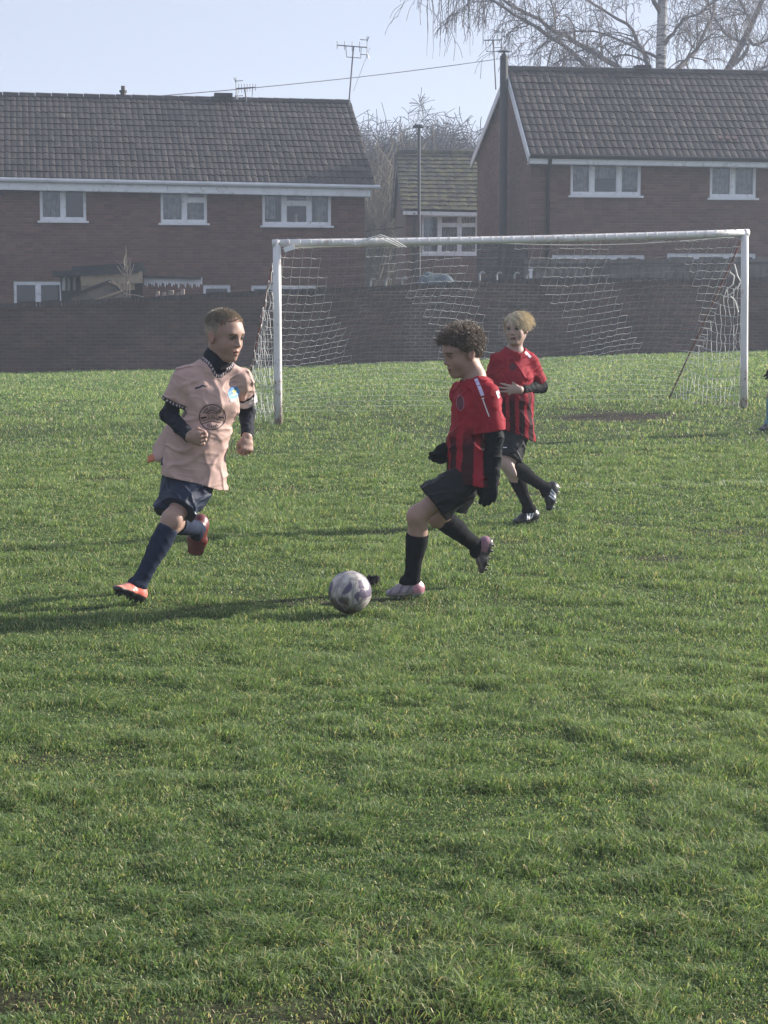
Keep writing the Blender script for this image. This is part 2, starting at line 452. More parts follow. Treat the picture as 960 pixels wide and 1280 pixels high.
m.tube([(xa, 3.6, za - 0.1), (xa, 3.6, za + 0.14), (xa, 3.6, za + 0.15), (xa, 3.6, za + 0.2), (xa, 3.6, za + 0.21), (xa, 3.6, za + 0.32)], [0.09, 0.08, 0.11, 0.11, 0.06, 0.06], 8)
m.build('flue', tile_l, HL.root)
m = MB()                                                 # wall-mounted light / vent at far left
x_, z_ = HL.loc(1, 240); m.box(x_ - 0.08, x_ + 0.05, -0.07, 0.0, z_ - 0.08, z_ + 0.08); m.build('vent', black_plastic, HL.root)

# ---------------- right house
HR = House('brown_brick_house', 663, 51.5, R(7))
tag(HR.root, 'brown brick house with a white edged gable and tall black flue, on the right', 'house')
EVR = HR.lin((664, 193.5), (960, 198.5), -0.3)
RGR = HR.lin((640, 87), (960, 92.5), 2.8)
BKR = lambda x: EVR(x) + 0.45
xR = 14.0
a1 = [HR.loc(713, 245)[0], HR.loc(801, 245)[0], HR.loc(757, 244.5)[1], HR.loc(757, 200.5)[1]]
a2 = [HR.loc(887, 247.5)[0], HR.loc(945, 247.5)[0], HR.loc(916, 247.5)[1], HR.loc(916, 203.5)[1]]
b1 = gw(690, 806, 318.5, 0.95, HR); b2 = gw(834, 945, 316.5, 0.95, HR)
ztR = min(EVR(0), EVR(xR)) - 0.05
wall_mesh(0, xR, -0.6, ztR, [a1, a2, b1, b2]).build('wall', brick_r, HR.root)
m = MB()
for xx in (0.0, xR):
    p = [(xx, 0, -0.6), (xx, 8.0, -0.6), (xx, 8.0, BKR(xx)), (xx, 2.8, RGR(xx) - 0.12), (xx, 0, ztR)]
    q = MB(); q.poly(p[::-1] if xx == 0 else p); q.build('gable_wall', brick_r, HR.root)
m.quad((0, 8.0, -0.6), (0, 8.0, BKR(0)), (xR, 8.0, BKR(xR)), (xR, 8.0, -0.6))
m.build('rear_wall', brick_r, HR.root)
for h, cols, cur, lb in ((a1, [(1, []), (1.25, []), (1, [])], [(0.03, 0.3, 0.0, 0.95), (0.33, 0.67, 0.0, 0.5), (0.7, 0.98, 0.0, 0.8)], 'three light upstairs window with net curtains'),
                     (a2, [(1, []), (1, [])], [(0.02, 0.98, 0.02, 0.9)], 'two light upstairs window with net curtains'), (b1, [(1, []), (1, []), (1, [])], None, None), (b2, [(1, []), (1, []), (1, [])], None, None)):
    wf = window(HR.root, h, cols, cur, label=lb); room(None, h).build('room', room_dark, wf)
tiled_roof('roof', HR.root, tile_r, -0.10, xR + 0.2, EVR, RGR, -0.36, 2.8, course=0.34, wave=0.175, lip=0.023, amp=0.02)
m = MB(); m.quad((-0.09, 2.8, RGR(0)), (xR, 2.8, RGR(xR)), (xR, 8.3, BKR(xR) - .05), (-0.09, 8.3, BKR(0) - .05))
m.quad((-0.09, -0.34, EVR(0) - 0.03), (-0.09, 2.8, RGR(0) - 0.07), (xR, 2.8, RGR(xR) - 0.07), (xR, -0.34, EVR(xR) - 0.03))
m.build('rear_roof', dark_felt, HR.root)
m = MB(); n = 34
for i in range(n):
    xa = -0.1 + (xR + 0.1) * i / n; xb = -0.1 + (xR + 0.1) * (i + 1) / n - 0.012
    m.tube([(xa, 2.8, RGR(xa) - 0.02), (xb, 2.8, RGR(xb) - 0.025)], [0.13, 0.125], 8)
m.build('ridge_tiles', tile_r, HR.root)
m = MB(); xa = HR.loc(794, 90, 2.8)[0]; xb = HR.loc(812, 90, 2.8)[0]
m.bar((xa, 2.8, RGR(xa) + 0.11), (xb, 2.8, RGR(xb) + 0.11), 0.34, 0.1); m.build('ridge_vent', tile_r, HR.root)
for p, q in (((-0.12, -0.36, EVR(0) - 0.11), (-0.12, 2.8, RGR(0) - 0.14)), ((-0.12, 8.36, BKR(0) - 0.14), (-0.12, 2.8, RGR(0) - 0.14))):
    m = MB(); m.bar(p, q, 0.035, 0.2); m.build('bargeboard', white_old, HR.root)
m = MB(); m.bar((-0.1, -0.3, EVR(0) - 0.15), (xR, -0.3, EVR(xR) - 0.15), 0.03, 0.13); m.bar((-0.1, -0.15, EVR(0) - 0.21), (xR, -0.15, EVR(xR) - 0.21), 0.33, 0.02)
m.build('fascia', white, HR.root)
m = MB(); m.tube([(-0.1, -0.4, EVR(0) - 0.03), (xR, -0.4, EVR(xR) - 0.03)], 0.045, 8); m.build('gutter', black_plastic, HR.root)
m = MB(); xd = HR.loc(684, 230)[0]
m.tube([(xd, -0.38, EVR(0) - 0.06), (xd, -0.3, EVR(0) - 0.2), (xd, -0.06, EVR(0) - 0.42), (xd, -0.06, -0.5)], 0.05, 8); m.build('downpipe', black_plastic, HR.root, smooth=True)
m = MB()                                                 # tall flue up the gable wall
yf_ = 2.5; x_f = -0.24; zt = at(631, 70, 54)[2]
m.tube([(x_f, yf_, -0.4), (x_f, yf_, zt)], 0.105, 12); m.tube([(x_f, yf_, zt), (x_f, yf_, zt + 0.05)], 0.07, 10)
m.tube([(x_f, yf_, zt + 0.1), (x_f, yf_, zt + 0.14)], [0.19, 0.1], 10); m.box(x_f - 0.012, x_f + 0.012, yf_ - 0.1, yf_ + 0.1, zt, zt + 0.12)
z_b = at(631, 295, 54)[2]; m.box(x_f - 0.18, x_f + 0.32, yf_ - 0.2, yf_ + 0.2, -0.4, z_b)
m.build('flue', M('flue_paint', (0.03, 0.033, 0.037), 0.5, 0.2, 2), HR.root)
# lilac repaired tiles
m = MB()
for i in range(3):
    xa, za = HR.loc(897 + 9 * i, 173, -0.36 + 0.62); y_ = -0.36 + 0.62; t_ = (y_ + 0.36) / 3.16
    zz = EVR(xa) + (RGR(xa) - EVR(xa)) * t_
    m.bar((xa, y_ - 0.04, zz + 0.075), (xa + 0.13, y_ - 0.04, zz + 0.075), 0.02, 0.13, up=(0, 0.75, 0.66))
m.build('replacement_tiles', M('pale_red_tiles', (0.14, 0.085, 0.085), 0.7, 0.3, 5), HR.root)

# ---------------- small house set back between them
HM = House('small_brick_house', 507, 67.0, R(2.5))
tag(HM.root, 'small brick house with mossy tiled roof set back in the gap between two larger houses', 'house')
EVM = HM.lin((506, 262), (600, 264), -0.3); RGM = HM.lin((500, 191), (596, 191.5), 3.3)
c1 = [HM.loc(527, 318)[0], HM.loc(597, 318)[0], HM.loc(560, 318)[1], HM.loc(560, 267.5)[1]]
wall_mesh(0, 8, -0.6, EVM(4) - 0.05, [c1]).build('wall', brick_l, HM.root)
m = MB(); p = [(0, 0, -0.6), (0, 6.6, -0.6), (0, 6.6, EVM(0)), (0, 3.3, RGM(0) - 0.1), (0, 0, EVM(4) - 0.05)]; m.poly(p[::-1]); m.build('gable_wall', brick_l, HM.root)
p = [(8, q[1], q[2]) for q in p]; m = MB(); m.poly(p); m.build('gable_wall', brick_l, HM.root)
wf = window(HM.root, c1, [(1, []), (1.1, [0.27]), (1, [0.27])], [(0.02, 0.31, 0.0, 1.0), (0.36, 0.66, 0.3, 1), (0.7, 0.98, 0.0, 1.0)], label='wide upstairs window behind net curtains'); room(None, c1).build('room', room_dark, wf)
tiled_roof('roof', HM.root, tile_m, -0.15, 8.1, EVM, RGM, -0.35, 3.3, 0.3, 0.3, 0.035, 0.012)
m = MB(); m.quad((-0.1, 3.3, RGM(0)), (8, 3.3, RGM(8)), (8, 7, EVM(8)), (-0.1, 7, EVM(0))); m.build('rear_roof', dark_felt, HM.root)
m = MB(); m.tube([(-0.12, 3.3, RGM(0)), (8, 3.3, RGM(8))], 0.11, 8); m.build('ridge_tiles', tile_m, HM.root)
m = MB(); m.bar((-0.1, -0.3, EVM(0) - 0.1), (8, -0.3, EVM(8) - 0.1), 0.03, 0.12); m.build('fascia', white, HM.root)
m = MB(); m.bar((-0.16, -0.34, EVM(0) - 0.07), (-0.16, 3.3, RGM(0) - 0.1), 0.03, 0.13); m.bar((-0.16, 6.9, EVM(0) - 0.07), (-0.16, 3.3, RGM(0) - 0.1), 0.03, 0.13); m.build('bargeboard', M('dark_bargeboard', (0.04, 0.04, 0.042), 0.6), HM.root)
m = MB(); xd = HM.loc(517, 300)[0]; m.tube([(xd, -0.3, EVM(0) - 0.1), (xd, -0.06, EVM(0) - 0.4), (xd, -0.06, -0.5)], 0.05, 8); m.build('downpipe', black_plastic, HM.root)

# ---------------- aerials, lamp post, cable
alu = M('aerial_aluminium', (0.14, 0.145, 0.16), 0.4, 0.1, 5, metallic=0.6)
def aerial(foot, top, boomdir, blen, nel, el, label, extra=False, elax=(0, 0, 1)):
    r = empty('television_aerial', foot); f = Vector(foot); tp = Vector(top) - f
    m = MB(); m.tube([(0, 0, 0), tp], 0.022, 6); m.build('mast', alu, r)
    d = Vector(boomdir).normalized(); a = tp - d * blen * 0.45; b = tp + d * blen * 0.55
    m = MB(); m.tube([a, b], 0.016, 5)
    for i in range(nel):
        c = a + (b - a) * (i / (nel - 1)); l = el * (1 - 0.35 * i / nel)
        e = Vector(elax); m.tube([c - e * l / 2, c + e * l / 2], 0.009, 4)
    e = Vector(elax)
    for k in (-1, 1):
        m.tube([a + e * 0.16 * k, a - d * 0.06 + e * 0.3 * k], 0.012, 4); m.tube([a + e * 0.1 * k, a + e * 0.3 * k], 0.01, 4)
        m.tube([a + e * 0.2 * k - d * .03, a + e * 0.2 * k + d * 0.2], 0.01, 4)
    m.tube([tp - d * 0.22, tp - d * 0.2 - Vector((0, 0, 0.3)), tp + d * 0.2 - Vector((0, 0, 0.3)), tp + d * 0.22], 0.012, 4)
    if extra:
        m.tube([tp + Vector((0.45, 0.1, -0.02)), f * 0 + Vector((0.12, 0.3, 0.4))], 0.006, 3)
    m.build('yagi', alu, r)
    return tag(r, label, 'aerial')
fx = HL.O + np.array([0, 3.55, 0])
aerial(at(436, 131, 57.4), at(442, 58, 57.4), (-0.93, -0.25, 0.04), 0.85, 5, 0.3, 'tall bent tv aerial on a mast at the right end of the terrace roof', True)
aerial(at(308, 127, 56.6), at(306, 110, 56.6), (1, -0.2, 0.04), 0.55, 8, 0.26, 'small low tv aerial on the ridge of the left terrace')
aerial(at(620, 112, 55.6), at(617, 50, 55.6), (-0.9, 0.3, 0.02), 0.5, 5, 0.3, 'tv aerial beside the tall black flue on the right gable')
p = at(524, 160, 60.0); g0 = float(gz(p[0], p[1])) - 0.3
r = empty('lamp_post', (p[0], p[1], g0)); h = p[2] - g0
m = MB(); m.tube([(0, 0, 0), (0, 0, 1.4), (0, 0, 1.45), (0, 0, h)], [0.075, 0.075, 0.05, 0.042], 10); m.build('column', steel, r, smooth=True)
m = MB(); m.tube([(0.12, 0, h + 0.02), (0.07, 0, h + 0.05), (-0.12, 0, h + 0.05), (-0.18, 0, h)], [0.03, 0.06, 0.06, 0.03], 8); m.build('lantern', steel, r)
tag(r, 'thin grey street lamp post in front of the mossy roofed house', 'lamp post')
m = MB(); c0 = Vector(at(150, 123.5, 57)); c1_ = Vector(at(715, 59, 78)); pts = []
for i in range(25):
    t = i / 24; q = c0.lerp(c1_, t); q.z -= 0.35 * 4 * t * (1 - t) * 0.5; pts.append(q)
m.tube(pts, 0.012, 4); tag(m.build('telephone_wire', black_plastic), 'thin wire stretched across the sky from the left roof to the right', 'wire')
m = MB(); m.tube([at(430, 294.5, 60), at(470, 287, 60), at(505, 284, 60)], 0.014, 4); tag(m.build('telephone_wire', black_plastic), 'short low wire crossing the gap beside the left terrace', 'wire')

# ---------------- garden wall
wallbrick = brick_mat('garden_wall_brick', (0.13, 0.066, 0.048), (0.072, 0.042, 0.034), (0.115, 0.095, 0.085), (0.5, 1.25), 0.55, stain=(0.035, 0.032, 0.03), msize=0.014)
# sunlight put into the mortar colour: paler middle stretch, darker elsewhere
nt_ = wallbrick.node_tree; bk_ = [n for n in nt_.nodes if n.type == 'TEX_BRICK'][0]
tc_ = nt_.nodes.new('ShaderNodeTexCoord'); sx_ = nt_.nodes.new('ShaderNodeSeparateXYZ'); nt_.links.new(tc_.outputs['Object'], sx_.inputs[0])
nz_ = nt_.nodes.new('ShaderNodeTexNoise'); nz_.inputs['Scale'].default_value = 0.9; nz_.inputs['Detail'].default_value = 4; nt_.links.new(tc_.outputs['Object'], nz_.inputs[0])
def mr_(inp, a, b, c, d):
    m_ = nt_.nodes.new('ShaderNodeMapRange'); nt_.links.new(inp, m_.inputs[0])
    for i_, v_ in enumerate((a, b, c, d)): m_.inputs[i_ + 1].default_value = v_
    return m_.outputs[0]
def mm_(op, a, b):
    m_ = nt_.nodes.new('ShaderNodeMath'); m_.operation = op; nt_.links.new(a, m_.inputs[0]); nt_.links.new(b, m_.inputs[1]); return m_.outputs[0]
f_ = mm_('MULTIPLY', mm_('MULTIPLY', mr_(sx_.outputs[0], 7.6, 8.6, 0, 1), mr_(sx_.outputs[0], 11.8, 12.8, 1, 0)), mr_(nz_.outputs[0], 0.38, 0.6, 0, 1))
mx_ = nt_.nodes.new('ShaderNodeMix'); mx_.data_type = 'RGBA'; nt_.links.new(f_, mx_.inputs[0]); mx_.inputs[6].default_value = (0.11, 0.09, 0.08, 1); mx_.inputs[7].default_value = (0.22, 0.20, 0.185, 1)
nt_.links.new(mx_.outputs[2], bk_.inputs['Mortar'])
HW = House('garden_wall', 0, 44.6, R(9))
tag(HW.root, 'long low dark brick wall along the far edge of the playing field', 'wall')
WT = [HW.loc(*q) for q in ((-120, 383), (0, 379.5), (180, 371), (340, 362.5), (455, 358.5), (650, 348), (960, 346.5), (1100, 346))]
mb = MB(); mc = MB()
for (xa, za), (xb, zb) in zip(WT[:-1], WT[1:]):
    n = max(2, int((xb - xa) / 0.6))
    for i in range(n):
        x0, x1 = xa + (xb - xa) * i / n, xa + (xb - xa) * (i + 1) / n
        z0, z1 = za + (zb - za) * i / n, za + (zb - za) * (i + 1) / n
        mb.quad((x0, 0, -0.8), (x1, 0, -0.8), (x1, 0, z1 - 0.1), (x0, 0, z0 - 0.1)); mb.quad((x0, 0.22, -0.8), (x0, 0.22, z0 - 0.1), (x1, 0.22, z1 - 0.1), (x1, 0.22, -0.8))
        k = max(1, int((x1 - x0) / 0.076))
        for j in range(k):
            t0, t1 = j / k, (j + 1) / k
            xx0, xx1 = x0 + (x1 - x0) * t0 + 0.004, x0 + (x1 - x0) * t1 - 0.004; zz = z0 + (z1 - z0) * (t0 + t1) / 2 + rnd.uniform(-0.008, 0.006)
            mc.box(xx0, xx1, -0.012 + rnd.uniform(-.006, .004), 0.232, zz - 0.105, zz)
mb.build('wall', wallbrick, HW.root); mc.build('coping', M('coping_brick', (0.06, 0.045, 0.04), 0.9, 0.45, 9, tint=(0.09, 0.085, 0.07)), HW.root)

# ---------------- yard things between wall and terrace
def on(px, py, Y): return Vector(at(px, py, Y))
r = empty('lean_to_shed', on(125, 378, 50)); o_ = r.location
def L(px, py, dy=0): return on(px, py, 50 + dy) - o_
m = MB(); m.bar(L(72, 343, 0), L(178, 338, 0), 1.6, 0.13); m.bar(L(94, 336, .4), L(176, 331.5, .4), 1.2, 0.1); m.build('roof', dark_felt, r)
m = MB(); m.bar(L(76, 360, .6), L(178, 356, .6), 0.05, 0.75); m.build('wall', M('dark_cladding', (0.05, 0.045, 0.042), 0.8, 0.4, 4), r)
for a_, b_, w_ in ((80, 0, .08), (86, .2, .06), (93, .4, .06)):
    m = MB(); m.bar(L(a_, 363, b_), L(a_, 345, b_), w_, w_); m.build('post', white_old, r)
tag(r, 'dark flat roofed lean to shed against the left terrace, above the wall', 'shed')
m = MB(); a, b = on(101, 351, 49.3), on(178, 346.5, 49.3); m.bar(a, b, 0.04, 0.27); m.bar(a + Vector((0, .05, -.2)), b + Vector((-0.2, .05, -.2)), 0.04, 0.2)
tag(m.build('wooden_board', wood_pale), 'pale weathered sheet of wood in front of the dark lean to', 'board')
r = empty('garden_shed', on(118, 380, 47.2)); o_ = r.location
def L(px, py, dy=0): return on(px, py, 47.2 + dy) - o_
m = MB(); ap, le, re = L(138, 352), L(88, 371), L(158, 372); bk = Vector((-0.2, 1.6, 0.02))
m.quad(le, ap, ap + bk, le + bk); m.quad(ap, re, re + bk, ap + bk); up = Vector((0, 0, 0.05))
m.quad(le + up, le + bk + up, ap + bk + up, ap + up); m.quad(ap + up, ap + bk + up, re + bk + up, re + up); m.quad(le, le + up, ap + up, ap); m.quad(ap, ap + up, re + up, re)
m.build('roof', dark_felt, r)
m = MB(); d_ = Vector((0, .06, -.02)); m.poly([le + d_, L(88, 390) + d_, L(158, 390) + d_, re + d_, ap + d_]); m.build('wall', wood_old, r); m = MB(); m.poly([p_ + bk for p_ in (le, ap, re)]); m.build('rear_wall', wood_old, r)
m = MB(); m.bar(L(116, 376), L(152, 364), 0.04, 0.05); m.build('batten', wood_pale, r); m = MB(); m.bar(L(136, 351.5), L(150, 358), 0.03, 0.04); m.build('trim', wood_pale, r)
tag(r, 'small shed with a dark felt gable roof just above the left part of the wall', 'shed')
m = MB(); nn = 26
for i in range(nn):
    a, b = on(180 + 73 * i / nn, 348.5 + 1.2 * i / nn, 49.6), on(180 + 73 * (i + 1) / nn, 348.5 + 1.2 * (i + 1) / nn, 49.6)
    lo = 0.11 + 0.05 * math.sin(i * 2.2) + rnd.uniform(-0.02, 0.02)
    m.poly([a + Vector((0, 0, 0.05)), a - Vector((0, 0, lo)), (a + b) / 2 - Vector((0, 0, lo + 0.05)), b - Vector((0, 0, 0.09)), b + Vector((0, 0, 0.05))])
    m.bar(a + Vector((0, .02, 0.03)), b + Vector((0, .02, .03)), 0.03, 0.05)
pv = m.build('porch_canopy', white_old)
m = MB(); m.bar(on(179, 346, 50), on(253, 348, 50), 1.0, 0.05); m.build('roof', dark_felt, pv)
tag(pv, 'low porch roof with a peeling white scalloped edge against the left terrace', 'canopy')
rub = M('rubble', (0.25, 0.2, 0.17), 0.9, 0.5, 6)
for (px, py, w_, lab) in ((197, 366, 5, 'leftmost pale stone in the short row behind the left part of the wall'), (205, 367, 4, 'smallest pale stone, second from the left in the row behind the wall'), (214, 365.5, 7, 'widest pale stone, in the middle of the row behind the wall'), (222, 367, 4, 'low pale stone, second from the right in the row behind the wall'), (228, 363.5, 6, 'tallest pale stone at the right end of the row behind the wall')):
    a = on(px, py + 3, 47); m = MB(); w2_ = w_ / 110; h2_ = 0.06 + w_ * 0.006
    m.v = [(-w2_, -.06, -.3), (w2_, -.05, -.3), (w2_ * .95, .06, -.3), (-w2_, .06, -.3), (-w2_ * .9, -.05, h2_), (w2_ * .85, -.06, h2_ * .9), (w2_ * .9, .05, h2_), (-w2_ * .8, .06, h2_ * .85)]
    m.f = [(0, 3, 2, 1), (4, 5, 6, 7), (0, 1, 5, 4), (1, 2, 6, 5), (2, 3, 7, 6), (3, 0, 4, 7)]
    tag(m.build('stone_block', rub, loc=a), lab, 'stone', 'row of pale stones behind the wall')

# fence and posts to the right
m = MB(); x = 0.0
A, B = on(655, 350, 48.6), on(1010, 352, 50.3); top_a, top_b = on(655, 324, 48.6).z, on(1010, 321, 50.3).z
nb = 78
rf = empty('wooden_fence', A); boards = MB()
for i in range(nb):
    t0, t1 = i / nb, (i + 1) / nb
    p0, p1 = A.lerp(B, t0) - A, A.lerp(B, t1 - 0.0003) - A; zt = top_a + (top_b - top_a) * t0 - A.z + rnd.uniform(-0.035, 0.02)
    yy = -0.012 if i % 2 else 0.012
    i0 = len(boards.v); off = Vector((0, yy, 0)); bk = Vector((0, 0.02, 0))
    for q in (p0 + off, p1 + off, p1 + off + bk, p0 + off + bk):
        boards.v.append((q.x, q.y, -0.6)); boards.v.append((q.x, q.y, zt))
    for k in range(4):
        a_, b_ = i0 + 2 * k, i0 + 2 * ((k + 1) % 4); boards.f.append((a_, b_, b_ + 1, a_ + 1))
    boards.f.append((i0 + 1, i0 + 3, i0 + 5, i0 + 7))
boards.build('board_panel', M('fence_boards', (0.135, 0.12, 0.105), 0.9, 0.45, 2.5, bump=0.3, bscale=14, tint=(0.2, 0.19, 0.165)), rf)
m = MB(); m.bar(Vector((0, -0.03, top_a - A.z - 0.14)), B - A + Vector((0, -0.03, 0)) - Vector((0, 0, (B - A).z)) + Vector((0, 0, top_b - A.z - 0.14)), 0.035, 0.06); m.build('rail', M('dark_rail', (0.07, 0.06, 0.055), 0.9), rf)
tag(rf, 'grey weathered close boarded wooden fence behind the right part of the wall', 'fence')
m = MB(); A, B = on(598, 352, 49.2), on(658, 352, 49.5)
for i in range(9):
    z0 = on(598, 352 - 6 * i, 49.2).z - 0.05; m.bar((A.x, A.y, z0), (B.x, B.y, z0), 0.03, 0.085)
m.bar((A.x, A.y + .03, A.z - .5), (A.x, A.y + .03, z0), 0.08, 0.08); m.bar((B.x, B.y + .03, B.z - .5), (B.x, B.y + .03, z0), 0.08, 0.08); m.bar(((A.x+B.x)/2, A.y + .03, A.z - .5), ((A.x+B.x)/2, A.y + .03, z0), 0.08, 0.08)
tag(m.build('slatted_screen', M('dark_slats', (0.05, 0.047, 0.045), 0.7, 0.3, 4)), 'dark horizontal slatted screen at the foot of the right gable', 'screen')
conc = M('concrete', (0.3, 0.3, 0.29), 0.9, 0.3, 7)
for i, (px, pt, pb) in enumerate(((463, 348.5, 372), (482, 348.5, 372), (502.5, 348, 372), (524, 347.5, 372), (599.5, 340, 372), (621, 340.5, 372), (643, 341, 372), (658, 343, 372))):
    a, b = on(px, pt, 48.4), on(px, pb, 48.4); q = b - b
    m = MB(); hh = (a - b).z
    m.tube([(0, 0, -0.3), (0, 0, hh - 0.06), (0.03, 0, hh - 0.01), (0.08, 0, hh), (0.12, 0, hh - 0.03)], 0.024, 6)
    words = ('leftmost', 'second', 'third', 'fourth', 'fifth', 'sixth', 'seventh', 'rightmost')
    tag(m.build('fence_post', conc, loc=b), words[i] + ' hook topped concrete post from the left in the row behind the wall', 'post', 'hook topped concrete posts behind the garden wall')
m = MB(); a = on(663.5, 352, 48.3); m.bar(a, on(663.5, 337, 48.3), 0.07, 0.07); m.bar(on(663.5, 338.5, 48.3), on(663.5, 336, 48.3), 0.11, 0.1)
tag(m.build('white_post', white_old), 'short white post at the left end of the grey wooden fence', 'post')
V, Fc = [], []
nx, ny = 22, 10; base = on(545, 353, 47.8)
for i in range(nx):
    for j in range(ny):
        u, v = i / (nx - 1), j / (ny - 1)
        hgt = 0.36 * math.sin(math.pi * u) ** 0.7 * math.sin(math.pi * v) ** 0.5 * (1 + 0.2 * math.sin(9 * u) + 0.12 * math.sin(14 * v + 6 * u))
        V.append((base.x + (u - 0.5) * 0.98, base.y + (v - .5) * 1.0, base.z - 0.12 + hgt))
for i in range(nx - 1):
    for j in range(ny - 1):
        a = i * ny + j; Fc.append((a, a + ny, a + ny + 1, a + 1))
m = MB(); m.v = V; m.f = Fc
tag(m.build('tarpaulin', M('blue_tarpaulin', (0.05, 0.075, 0.092), 0.6, 0.25, 4), smooth=True), 'blue grey tarpaulin heaped behind the middle of the wall', 'tarpaulin')

# ---------------- bare trees
def branchy(mb, p, d, length, rad, depth, rng, droop, spread, nseg=5, minr=0.006, kids=(3, 5), sides=(6, 5, 4, 3, 3), taper=0.25, lift=0.25):
    pts = [Vector(p)]; rr = [rad]; d = Vector(d).normalized()
    for i in range(nseg):
        d = (d + Vector((rng.gauss(0, .13), rng.gauss(0, .13), rng.gauss(0, .1))) + Vector((0, 0, -droop * (i + 1) / nseg))).normalized()
        pts.append(pts[-1] + d * (length / nseg)); rr.append(max(minr, rad * (1 - (1 - taper) * (i + 1) / nseg)))
    mb.tube(pts, rr, sides[min(len(sides) - 1, 4 - depth if depth <= 4 else 0)], cap=False)
    if depth <= 0: return
    for k in range(rng.randint(*kids)):
        t = rng.uniform(0.25, 1.0); i = min(nseg - 1, int(t * nseg)); q = pts[i].lerp(pts[i + 1], t * nseg - i)
        ax = (pts[i + 1] - pts[i]).normalized(); o = ax.orthogonal(); o.rotate(Matrix.Rotation(rng.uniform(0, 6.28), 3, ax))
        nd = (ax * math.cos(spread) + o * math.sin(spread))
        nd = (nd + Vector((0, 0, lift if depth > 1 else -droop))).normalized()
        branchy(mb, q, nd, length * rng.uniform(0.45, 0.7), rr[i] * 0.6, depth - 1, rng, droop, spread, nseg, minr, kids, sides, taper, lift)

birch_bark = None
t = NT('birch_bark'); o = t.obj()
n1 = t.noise(t.scalev(o, 1.5, 1.5, 9), 1.2, 5, 0.7); n2 = t.noise(o, 1.1, 4)
c = t.ramp(n1, [(0.38, (0.03, 0.028, 0.027)), (0.5, (0.42, 0.41, 0.39)), (0.8, (0.55, 0.54, 0.52))])
birch_bark = t.done(t.bsdf(t.mix(t.n('MapRange', i_0=n2, i_1=0.45, i_2=0.65, i_3=0.0, i_4=0.6).outputs[0], c, (0.1, 0.09, 0.08)), 0.8, 0.2))
twig = M('birch_twigs', (0.13, 0.105, 0.095), 0.85, 0.3, 1)
bark = M('winter_bark', (0.10, 0.08, 0.07), 0.9, 0.35, 1)
bark_far = M('woodland_bark', (0.040, 0.032, 0.030), 0.95, 0.35, 0.6)
def limb(mb, pix, Y, r0, r1, rng, kids=6, klen=1.8, droop=0.35, n=18, dY=0.0, hang=True):
    """a main limb through image pixels (base first) with its own side branches and hanging twigs"""
    P_ = [Vector(at(px, py, Y + dY * i / (len(pix) - 1))) for i, (px, py) in enumerate(pix)]
    pts = []
    for i in range(n + 1):
        t = i / n * (len(P_) - 1); k = min(len(P_) - 2, int(t)); f = t - k
        p0, p1, p2, p3 = P_[max(0, k - 1)], P_[k], P_[k + 1], P_[min(len(P_) - 1, k + 2)]
        q = 0.5 * ((2 * p1) + (-p0 + p2) * f + (2 * p0 - 5 * p1 + 4 * p2 - p3) * f * f + (-p0 + 3 * p1 - 3 * p2 + p3) * f ** 3)
        pts.append(q + Vector((rng.gauss(0, .03), rng.gauss(0, .03), rng.gauss(0, .03))))
    rr = [r0 + (r1 - r0) * i / n for i in range(n + 1)]
    mb[0].tube(pts, rr, 7, cap=False)
    for k in range(kids):
        i = rng.randint(n // 4, n - 1); ax = (pts[i + 1] - pts[i]).normalized(); o = ax.orthogonal(); o.rotate(Matrix.Rotation(rng.uniform(0, 6.28), 3, ax))
        nd = (ax * 0.7 + o * 0.8 + Vector((0, 0, 0.25))).normalized()
        branchy(mb[1], pts[i], nd, klen * rng.uniform(.6, 1.2), max(0.02, rr[i] * 0.5), 2, rng, droop, 0.75, 6, 0.009, (3, 5), (5, 4, 3, 3, 3))
        if hang:
            for _ in range(2):
                q = pts[i] + Vector((rng.uniform(-.6, .6), rng.uniform(-.6, .6), rng.uniform(0, .4)))
                hp = [q + Vector((rng.gauss(0, .02) * j, rng.gauss(0, .02) * j, -0.16 * j)) for j in range(rng.randint(4, 9))]
                mb[1].tube([pts[i], *hp], 0.009, 3, cap=False)
    return pts
rng = random.Random(3)
YB = 74
r = empty('birch_tree', (at(826, 374, YB)[0], YB, -0.3)); o_ = r.location
tr, cr = MB(), MB(); pr = (tr, cr)
tp = [at(826, 380, YB), at(825, 250, YB), at(826, 90, YB), at(828, 0, YB), at(829, -120, YB), at(826, -220, YB)]
tr.tube(tp, [0.3, 0.25, 0.19, 0.165, 0.12, 0.06], 10)
limb((cr, cr), [(822, 140), (777, 88), (717, 50), (676, 27), (630, 0), (560, -50)], YB, 0.12, 0.03, rng, 20, 2.0, dY=-2)
limb((cr, cr), [(823, 165), (770, 110), (738, 87), (699, 53), (658, 27), (618, 0), (540, -40)], YB, 0.11, 0.03, rng, 18, 1.8, dY=-3)
limb((cr, cr), [(824, 120), (813, 87), (800, 60), (786, 32), (733, 0), (690, -40)], YB, 0.1, 0.03, rng, 16, 1.8, dY=1)
limb((cr, cr), [(827, 120), (845, 87), (864, 69), (887, 32), (896, 0), (915, -50)], YB, 0.11, 0.03, rng, 16, 1.9, dY=2)
limb((cr, cr), [(826, 75), (795, 60), (763, 46), (722, 39), (690, 60), (684, 90)], YB, 0.06, 0.012, rng, 12, 1.4)
limb((cr, cr), [(827, 60), (850, 30), (880, 12), (920, -20)], YB, 0.07, 0.02, rng, 14, 1.8, dY=-1)
limb((cr, cr), [(827, 20), (800, -30), (740, -70), (640, -80), (570, -40)], YB, 0.09, 0.02, rng, 22, 1.8, 0.7, dY=-2)
limb((cr, cr), [(699, 53), (667, 32), (644, 37), (623, 50)], YB - 2, 0.035, 0.012, rng, 5, 0.9)
